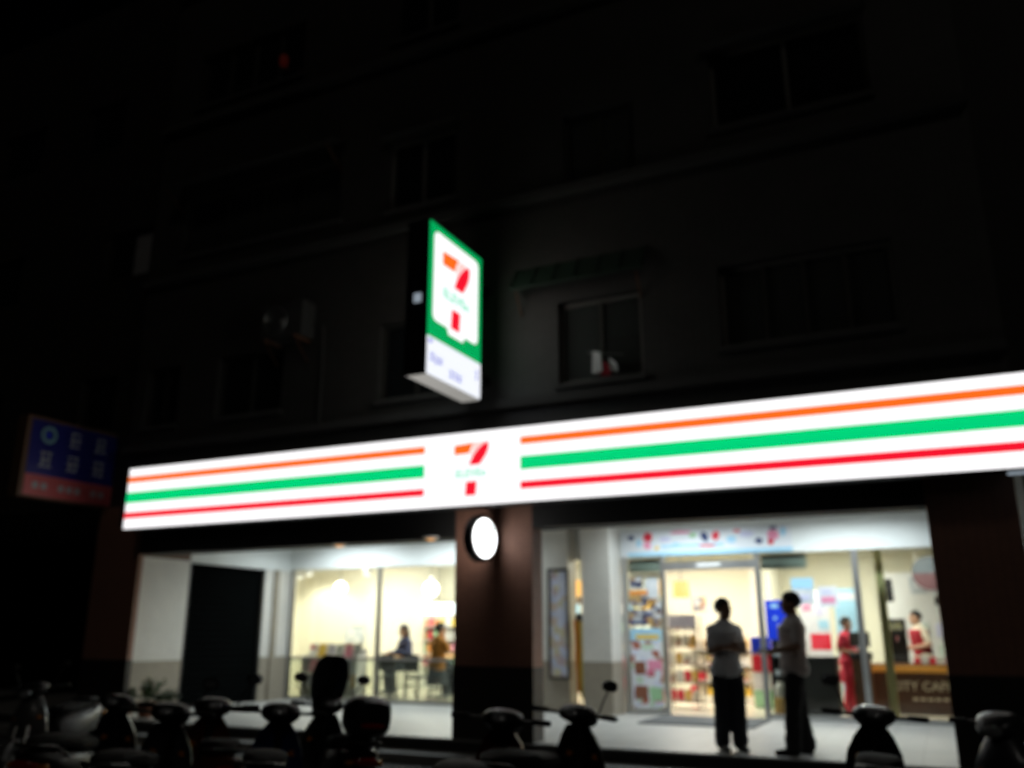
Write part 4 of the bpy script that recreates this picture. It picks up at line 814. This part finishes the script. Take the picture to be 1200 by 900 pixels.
    def crease(me, amp):
        nr_ = [v.normal.copy() for v in me.vertices]
        for v, nv in zip(me.vertices, nr_):
            q = v.co.copy(); n_ = mnoise.noise(Vector((q.x * 9, q.y * 9, q.z * 16 + q.x * 6)) + Vector(loc)) + .5 * mnoise.noise(q * 30)
            v.co = q + nv * n_ * amp
        return me
    def put(nm, mesh, m, par=t):
        mesh.transform(S); mesh.materials.clear(); mesh.materials.append(MATS[m]); o = bpy.data.objects.new(nm, mesh); col.objects.link(o); o.parent = par; return o
    body = put('body', remesh(b, vox), skin)
    # shirt
    g = MB(); sec = [(a_, b_, c_, d_, e2 + .022 * (c_ - dz < 1.38)) if c_ - dz > .95 else (a_, b_, c_, d_ + .035, e2 + .035) for a_, b_, c_, d_, e2 in tsec(.022, .80, 1.47)]; oval(g, sec)
    for sh, e_, wr in ((shL, el['elL'], el['wrL']), (shR, el['elR'], el['wrR'])):
        if sleeve == 'none': limb(g, [sh, sh.lerp(e_, .08)], [.066, .064])
        elif sleeve == 'short': limb(g, [sh, sh.lerp(e_, .45), sh.lerp(e_, .72)], [.060, .060, .060])
        else: limb(g, [sh, sh.lerp(e_, .5), e_, e_.lerp(wr, .92)], [.060, .058, .052, .040])
    oval(g, [(cx, cy - ln * (z - .95), z + dz, hx, hy) for cx, cy, z, hx, hy in ((0, .012, 1.44, .085, .075), (0, .012, 1.485, .064, .062))])
    top = put('shirt', crease(remesh(g, .011, 3), .011), shirt)
    if vest:
        g = MB(); oval(g, [(cx, cy - ln * (z - .95), z + dz, hx + .034, hy + .058) for cx, cy, z, hx, hy in torso if .85 <= z <= 1.42]); put('vest', remesh(g, .012, 3), vest)
    g = MB()
    if skirt:
        oval(g, [(0, .0, .56 + dz, .25 if dz else .21, .21), (0, 0, .75 + dz, .22 if dz else .19, .18), (0, .005, .94 + dz, .165, .125), (0, .0, 1.0 + dz, .155, .115)])
    else:
        oval(g, [(0, .005, .83 + dz, .13, .10), (0, .005, .92 + dz, .170, .120), (0, 0, 1.0 + dz, .160, .113)])
    for hp, k, an in ((hL, el['knL'], el['anL']), (hR, el['knR'], el['anR'])):
        limb(g, [hp, hp.lerp(k, .5), k, k.lerp(an, .5), an + V((0, 0, .01))], [.112, .108, .095, .092, .090])
    put('trousers' if not skirt else 'skirt', crease(remesh(g, .012, 3), .012), trouser)
    for an in (el['anL'], el['anR']):
        f = V(J.get('foot', (0, -1, 0))); g = MB(); limb(g, [an + V((0, .03, -.045)), an + f * .09 + V((0, 0, -.048)), an + f * .175 + V((0, 0, -.055))], [.043, .042, .032]); sh_ = remesh(g, .01, 2)
        for v in sh_.vertices: v.co.z = max(v.co.z, an.z - .084)
        put('shoe', sh_, 'shoe_dark')
    # hair: shell over the skull, cut along a hairline
    bm = bmesh.new(); bmesh.ops.create_uvsphere(bm, u_segments=28, v_segments=20, radius=1); rn = random.Random(len(name_label))
    for v in bm.verts:
        j = 1 + rn.uniform(-.03, .05); v.co = Vector((v.co.x * .083 * j, v.co.y * .104 * j + .018, v.co.z * .098 * j + .036))
    low = -.06 if hair == 'short' else -.30
    dele = [v for v in bm.verts if (v.co.y < -.035 and v.co.z < .058) or (v.co.y < .02 and v.co.z < .01) or v.co.z < -.045]
    bmesh.ops.delete(bm, geom=dele, context='VERTS')
    ex = bmesh.ops.solidify(bm, geom=bm.faces[:], thickness=.012)
    me = bpy.data.meshes.new('hair'); bm.to_mesh(me); bm.free(); me.polygons.foreach_set('use_smooth', [True] * len(me.polygons))
    if hair == 'long':
        g = MB(); g.v = [tuple(v.co) for v in me.vertices]; g.f = [tuple(p.vertices) for p in me.polygons]
        g.skin([[Vector((hx * math.cos(2 * math.pi * k / 16), cy + hy * math.sin(2 * math.pi * k / 16), z)) for k in range(16)] for z, hx, hy, cy in ((.06, .07, .05, .06), (0, .088, .06, .055), (-.08, .092, .05, .06), (-.17, .09, .035, .075), (-.24, .06, .02, .08))])
        me = remesh(g, .009, 1)
    me.transform(HM); put('hair', me, 'hair_black')
    for sx in (-1, 1):
        g = MB().ball((0, 0, 0), (.011, .006, .007), 10, 6); me = bpy.data.meshes.new('eye'); me.from_pydata(g.v, [], g.f); me.transform(HM @ Matrix.Translation((sx * .030, -.079, .012))); put('eye', me, 'eye_dark')
        g = MB().ball((0, 0, 0), (.019, .006, .0045), 10, 6); me = bpy.data.meshes.new('eyebrow'); me.from_pydata(g.v, [], g.f); me.transform(HM @ Matrix.Translation((sx * .031, -.082, .033))); put('eyebrow', me, 'hair_black')
    g = MB().ball((0, 0, 0), (.023, .008, .006), 12, 6); me = bpy.data.meshes.new('mouth'); me.from_pydata(g.v, [], g.f); me.transform(HM @ Matrix.Translation((0, -.091, -.052))); put('mouth', me, 'lip')
    return t
p1 = onZ(855, 881, FZ); p2 = onZ(937, 886, FZ)
ARMS_X = dict(elL=(.215, -.06, 1.11), elR=(-.215, -.06, 1.11), wrL=(-.06, -.205, 1.15), wrR=(.06, -.165, 1.20), handL=(-.9, .25, .05), handR=(.9, .15, -.05))
person('man in pale grey polo shirt and dark trousers standing with arms crossed', (p1.x, 10.86, FZ), R(36), dict(ARMS_X, anL=(.105, -.03, .085), anR=(-.085, .05, .085), knL=(.095, -.06, .50), knR=(-.085, .0, .50), lean=.03), 'shirt_grey', 'trouser_navy', 'skin_tan', 1.70, head_yaw=24)
person('man in untucked light taupe shirt and black trousers standing in profile, hands held forward', (p2.x, 10.86, FZ), R(-72), dict(elL=(.25, .02, 1.13), elR=(-.25, .0, 1.12), wrL=(.17, -.24, 1.09), wrR=(-.15, -.25, 1.06), handL=(-.2, -1, .1), handR=(.2, -1, .05), anL=(.11, -.09, .085), anR=(-.11, .10, .085), knL=(.10, -.06, .50), knR=(-.10, .03, .50), lean=-.04), 'shirt_taupe', 'trouser_black', 'skin_tan', 1.76, head_yaw=-6)
pg = onY(992, 740, 16.45)
person('woman in pink-red top and red skirt standing at the black counter', (pg.x, 16.45, FZ), R(60), dict(wrL=(.16, -.26, 1.05), wrR=(-.12, -.26, 1.08)), 'shirt_pink', 'shirt_pink', h=1.56, hair='short', skirt=True, vox=.011)
pc = onY(1079, 740, 17.85)
person('shop clerk in dark red vest bending over behind the coffee counter', (pc.x, 17.85, FZ), R(-65), dict(wrL=(.15, -.33, 1.05), wrR=(-.15, -.33, 1.02), lean=.10), 'shirt_cream', 'trouser_black', h=1.68, vest='vest_red', vox=.011)
SEAT = dict(hip=.70, knL=(.11, -.40, .58), knR=(-.11, -.40, .58), anL=(.12, -.36, .16), anR=(-.12, -.36, .16))
person('customer in navy shirt with long dark hair seated at the cafe table', (pW.x, 16.5, FZ), R(-32), dict(SEAT, nod=10, elL=(.26, -.12, .90), elR=(-.26, -.12, .90), wrL=(.12, -.38, .89), wrR=(-.12, -.38, .89), lean=.12), 'shirt_navy', 'denim', h=1.72, hair='long', vox=.011, sleeve='long')
person('customer in orange top and dark skirt seated with back to the glass', (pO.x, 15.95, FZ), R(160), dict(SEAT, elL=(.26, -.08, .90), elR=(-.26, -.08, .90), wrL=(.14, -.34, .91), wrR=(-.14, -.34, .91), lean=.08), 'top_orange', 'denim', h=1.76, hair='short', vox=.011, skirt=True)

# ================================================================ SCOOTERS
def scooter(base, rz, paint, label, trim='paint_black', screen=False, box=False, seatm='seat_vinyl', steer=0, mirrors=(-1,), lean=4, s=1.0):
    t = empty('scooter', base, rz, label=label, cat='scooter', group='scooters parked in a row along the street'); t.scale = (s, s, s); t.rotation_euler = (R(lean), 0, rz)
    WR = .235
    for nm, x in (('front_wheel', .64), ('rear_wheel', -.60)):
        wl = MB().torus((x, 0, WR), .155, .018, 'y', 24, 8).tube([(x, -.05, WR), (x, .05, WR)], .045, 12).build(nm, 'grey_aluminium', t, True)
        MB().torus((x, 0, WR), .185, .05, 'y', 28, 10).build('tyre', 'tyre_rubber', wl, True)
        for k in range(5):
            a_ = 2 * math.pi * k / 5; MB().tube([(x + .03 * math.cos(a_), 0, WR + .03 * math.sin(a_)), (x + .15 * math.cos(a_), 0, WR + .15 * math.sin(a_))], [.018, .012], 6).build('spoke', 'grey_aluminium', wl)
    # front fender: arc shell
    m = MB(); rings = []
    for k in range(9):
        a_ = R(20 + 150 * k / 8); rings.append([Vector((.64 + r_ * math.cos(a_), y, WR + r_ * math.sin(a_))) for r_, y in ((.25, -.07), (.275, -.055), (.285, 0), (.275, .055), (.25, .07), (.262, .05), (.27, 0), (.262, -.05))])
    m.skin(rings).build('front_fender', paint, t, True)
    for y in (-.085, .085): MB().tube([(.64, y, WR), (.52, y * .8, .62)], .019, 8).build('fork_leg', 'grey_aluminium', t)
    # leg shield / front apron
    sh = MB(); rings = []
    for x, z, hw, dx in ((.30, .26, .14, .02), (.36, .34, .19, .05), (.40, .46, .215, .07), (.415, .60, .215, .085), (.40, .74, .19, .09), (.375, .85, .14, .08), (.36, .92, .09, .06)):
        rings.append([Vector((x + dx * (1 - (y / hw) ** 2) + th_, y, z)) for th_, ys in ((.02, (-1, -.6, 0, .6, 1)), (-.015, (1, .6, 0, -.6, -1))) for y in [q * hw for q in ys]])
    sh.skin(rings); so_ = sh.build('leg_shield', paint, t, True)
    MB().loft([(.45, 0, .56, .05, .12), (.49, 0, .58, .045, .10), (.505, 0, .58, .02, .05)], 12).build('nose_panel', trim, so_, True)
    for y in (-.13, .13): MB().loft([(.435, y, .70, .045, .022), (.47, y * .92, .70, .035, .018), (.48, y * .9, .70, .01, .006)], 10).build('indicator', 'amber_lens', so_, True)
    MB().loft([(-.12, 0, .30, .13, .06), (.05, 0, .27, .165, .045), (.2, 0, .27, .17, .045), (.33, 0, .30, .15, .05)], 14, 4).build('floorboard', 'black_metal', t, True)
    # rear body
    rb = MB().loft([(-.03, 0, .46, .10, .16), (-.12, 0, .50, .15, .20), (-.3, 0, .52, .175, .20), (-.5, 0, .57, .185, .165), (-.7, 0, .63, .165, .12), (-.84, 0, .68, .12, .08), (-.92, 0, .70, .07, .045)], 18, 2.8).build('rear_body', paint, t, True)
    MB().loft([(-.88, 0, .655, .105, .04), (-.93, 0, .66, .085, .035), (-.945, 0, .665, .05, .02)], 12).build('tail_light', 'red_lens', rb, True)
    for y in (-.12, .12): MB().loft([(-.82, y, .64, .035, .028), (-.88, y, .645, .03, .022), (-.895, y, .645, .012, .008)], 10).build('indicator', 'amber_lens', rb, True)
    MB().loft([(-.3, 0, .30, .10, .08), (-.45, 0, .26, .12, .09), (-.68, 0, .25, .10, .08)], 12, 4).build('engine', 'black_metal', t, True)
    ex = MB().tube([(-.35, -.12, .20), (-.55, -.15, .22)], .022, 8).tube([(-.52, -.155, .22), (-.56, -.16, .225), (-.86, -.17, .27), (-.9, -.17, .275)], [.03, .055, .06, .045], 12).build('exhaust', 'black_metal', t, True)
    MB().box(-.78, -.50, -.235, -.225, .24, .30).build('heat_shield', 'chrome', ex)
    MB().poly([(-.62, .50), (-.86, .56), (-.96, .40), (-.94, .38), (-.85, .46), (-.62, .46)], -.08, .08, 'xz').build('rear_mudguard', 'black_metal', t)
    MB().box(-.0, .004, -.09, .09, -.06, .06, Matrix.Translation((-.955, 0, .48)) @ Matrix.Rotation(R(20), 4, 'Y')).build('number_plate', 'white_metal', t)
    # seat
    MB().loft([(-.02, 0, .70, .06, .03), (-.06, 0, .725, .11, .05), (-.2, 0, .735, .135, .055), (-.34, 0, .745, .15, .055), (-.44, 0, .775, .15, .06), (-.6, 0, .79, .14, .055), (-.76, 0, .795, .11, .045), (-.84, 0, .79, .05, .02)], 16, 3).build('seat', seatm, t, True)
    MB().tube([(-.6, .16, .70), (-.78, .15, .78), (-.93, .09, .80), (-.95, 0, .80), (-.93, -.09, .80), (-.78, -.15, .78), (-.6, -.16, .70)], .013, 8).build('grab_rail', 'black_metal', t, True)
    # steering head: cowl, bars, mirrors
    MB().tube([(.50, 0, .60), (.36, 0, 1.0)], .03, 10).build('steering_column', 'black_metal', t)
    cw_ = MB().loft([(.24, 0, 1.0, .07, .03), (.28, 0, 1.005, .13, .055), (.36, 0, 1.0, .155, .075), (.44, 0, .975, .13, .075), (.50, 0, .955, .085, .05), (.52, 0, .95, .04, .02)], 16, 2.5).build('handlebar_cowl', trim, t, True)
    MB().loft([(.485, 0, .955, .075, .042), (.52, 0, .95, .06, .034), (.53, 0, .948, .02, .012)], 14).build('headlight', 'clear_lens', cw_, True)
    MB().loft([(.22, 0, 1.005, .02, .01), (.235, 0, 1.01, .05, .02), (.25, 0, 1.015, .06, .028)], 12).build('dashboard', 'clear_lens', cw_, True)
    hb = MB().tube([(.27, -.34, 1.01), (.33, -.16, 1.0), (.34, 0, .99), (.33, .16, 1.0), (.27, .34, 1.01)], .013, 8).build('handlebar', 'black_metal', t, True)
    for sg in (-1, 1):
        MB().tube([(.305, sg * .235, 1.008), (.262, sg * .365, 1.012)], .02, 10).build('grip', 'tyre_rubber', hb, True); MB().tube([(.33, sg * .19, 1.0), (.35, sg * .28, 1.0), (.325, sg * .36, 1.0)], .006, 6).build('brake_lever', 'chrome', hb, True)
        if sg in mirrors:
            mr = MB().tube([(.32, sg * .19, 1.01), (.31, sg * .24, 1.13), (.29, sg * .285, 1.20)], .007, 6).build('mirror', 'black_metal', t, True)
            MB().loft([(.27, sg * .30, 1.235, .050, .032), (.285, sg * .30, 1.235, .066, .042), (.305, sg * .30, 1.235, .05, .03), (.315, sg * .30, 1.235, .02, .012)], 14).build('mirror_housing', 'black_metal', mr, True); MB().loft([(.2665, sg * .30, 1.235, .046, .029), (.269, sg * .30, 1.235, .048, .03)], 14).build('mirror_glass', 'mirror_glass', mr, True)
    MB().tube([(-.2, .1, .22), (-.24, .14, .03), (-.30, .15, .02)], .012, 6).build('kickstand', 'black_metal', t)
    if screen:
        m = MB(); rings = []
        for z, hw, x in ((1.0, .13, .44), (1.12, .17, .42), (1.26, .18, .385), (1.38, .15, .345), (1.44, .09, .325)):
            rings.append([Vector((x + .07 * (1 - (y / hw) ** 2) + th_, y, z)) for th_, ys in ((.006, (-1, -.6, 0, .6, 1)), (-.0, (1, .6, 0, -.6, -1))) for y in [q * hw for q in ys]])
        m.skin(rings).build('windscreen', 'dark_pane', t, True)
    if box:
        bo = MB().loft([(-.62, 0, .98, .12, .10), (-.66, 0, .985, .17, .14), (-.77, 0, .99, .19, .16), (-.88, 0, .99, .18, .15), (-.96, 0, .985, .14, .12), (-.98, 0, .98, .09, .07)], 18, 3.4).build('top_box', 'paint_black', t, True)
        MB().loft([(-.955, 0, .93, .12, .025), (-.982, 0, .93, .10, .02), (-.988, 0, .93, .06, .01)], 12).build('reflector', 'red_lens', bo, True)
    return t
def at_bar(px, py, z, rz):          # stand the scooter so that its handlebar is at the pixel
    p = onZ(px, py, z); q = Matrix.Rotation(rz, 3, 'Z') @ Vector((.34, 0, 0)); return (p.x - q.x, p.y - q.y, 0)
r = R(96); scooter(at_bar(1012, 838, 1.0, r), r, 'paint_black', 'black scooter with silver handlebar cowl parked before the till counter window', trim='paint_silver', mirrors=(1,))
r = R(82); scooter(at_bar(667, 836, 1.0, r), r, 'paint_black', 'black scooter parked in front of the tall narrow poster, one mirror raised')
r = R(100); scooter(at_bar(578, 846, .98, r), r, 'paint_red', 'dark red scooter parked against the brown middle pillar', mirrors=())
r = R(143); scooter(at_bar(376, 822, 1.0, r), r, 'paint_black', 'large black scooter with tall windscreen and rounded top box', screen=True, box=True, s=.97, mirrors=(-1, 1))
r = R(140); scooter(at_bar(240, 828, 1.0, r), r, 'paint_orange', 'dark orange scooter parked in front of the black shutter', seatm='seat_vinyl')
r = R(118); scooter(at_bar(188, 838, .98, r), r, 'paint_silver', 'silver scooter parked below the green pot plants')
r = R(-70); scooter(at_bar(48, 812, .95, r), r, 'paint_white', 'white scooter parked with its headlight towards the road beside the dark pillar', mirrors=(-1, 1))
r = R(-112); scooter(at_bar(1185, 850, .98, r), r, 'paint_silver', 'silver scooter parked at the foot of the brown end pillar', trim='paint_silver', mirrors=())
r = R(-80); scooter((-14.3, 9.0, 0), r, 'paint_black', 'black scooter parked under the blue and red box sign')

r = R(125); scooter(at_bar(318, 838, .98, r), r, 'paint_blue', 'dark blue scooter squeezed beside the scooter with tall windscreen', mirrors=())
r = R(112); scooter(at_bar(128, 826, .98, r), r, 'paint_black', 'black scooter parked before the narrow end pillar', mirrors=())
# ================================================================ POT PLANTS
def plant(x, y, z, h, label, sd, m):
    t = empty('pot_plant', (x, y, z), label=label, cat='plant'); rn = random.Random(sd)
    MB().lathe([(.10, 0), (.14, .20), (.155, .205), (.155, .24), (.135, .24), (.13, .20)], n=20).build('pot', 'terracotta', t, True); MB().lathe([(.01, .19), (.132, .195)], n=16).build('soil', 'soil', t)
    st = MB(); lv = MB()
    for k in range(16):
        a_ = rn.uniform(0, 6.28); sp_ = rn.uniform(.04, .26); hh = h * rn.uniform(.6, 1.0); tip = Vector((sp_ * math.cos(a_), sp_ * math.sin(a_), hh)); bs_ = Vector((.05 * math.cos(a_), .05 * math.sin(a_), .19)); mid = bs_.lerp(tip, .5) + Vector((0, 0, .04)); st.tube([bs_, mid, tip], [.006, .005, .003], 5)
        for q in range(14):
            p = bs_.lerp(mid, 1) if q == 0 else mid.lerp(tip, rn.uniform(-.4, 1)); dv = Vector((rn.uniform(-1, 1), rn.uniform(-1, 1), rn.uniform(-.3, .8))).normalized(); L = rn.uniform(.05, .10); sd_ = dv.cross(Vector((rn.uniform(-1, 1), rn.uniform(-1, 1), 1))).normalized() * L * .28
            lv.add([p, p + dv * L * .5 + sd_, p + dv * L, p + dv * L * .5 - sd_], [(0, 1, 2, 3)])
    st.build('stems', 'leaf_dark', t); f = lv.build('foliage', m, t); f['kind'] = 'stuff'
plant(-11.75, 10.85, FZ, .62, 'bushy green pot plant on the pavement below the white tiled side wall', 1, 'leaf'); plant(-12.12, 10.75, FZ, .52, 'small dark pot plant at the foot of the narrow end pillar', 2, 'leaf_dark')
plant(-11.3, 10.8, FZ, .45, 'low dark pot plant nearest the black shutter', 4, 'leaf_dark')
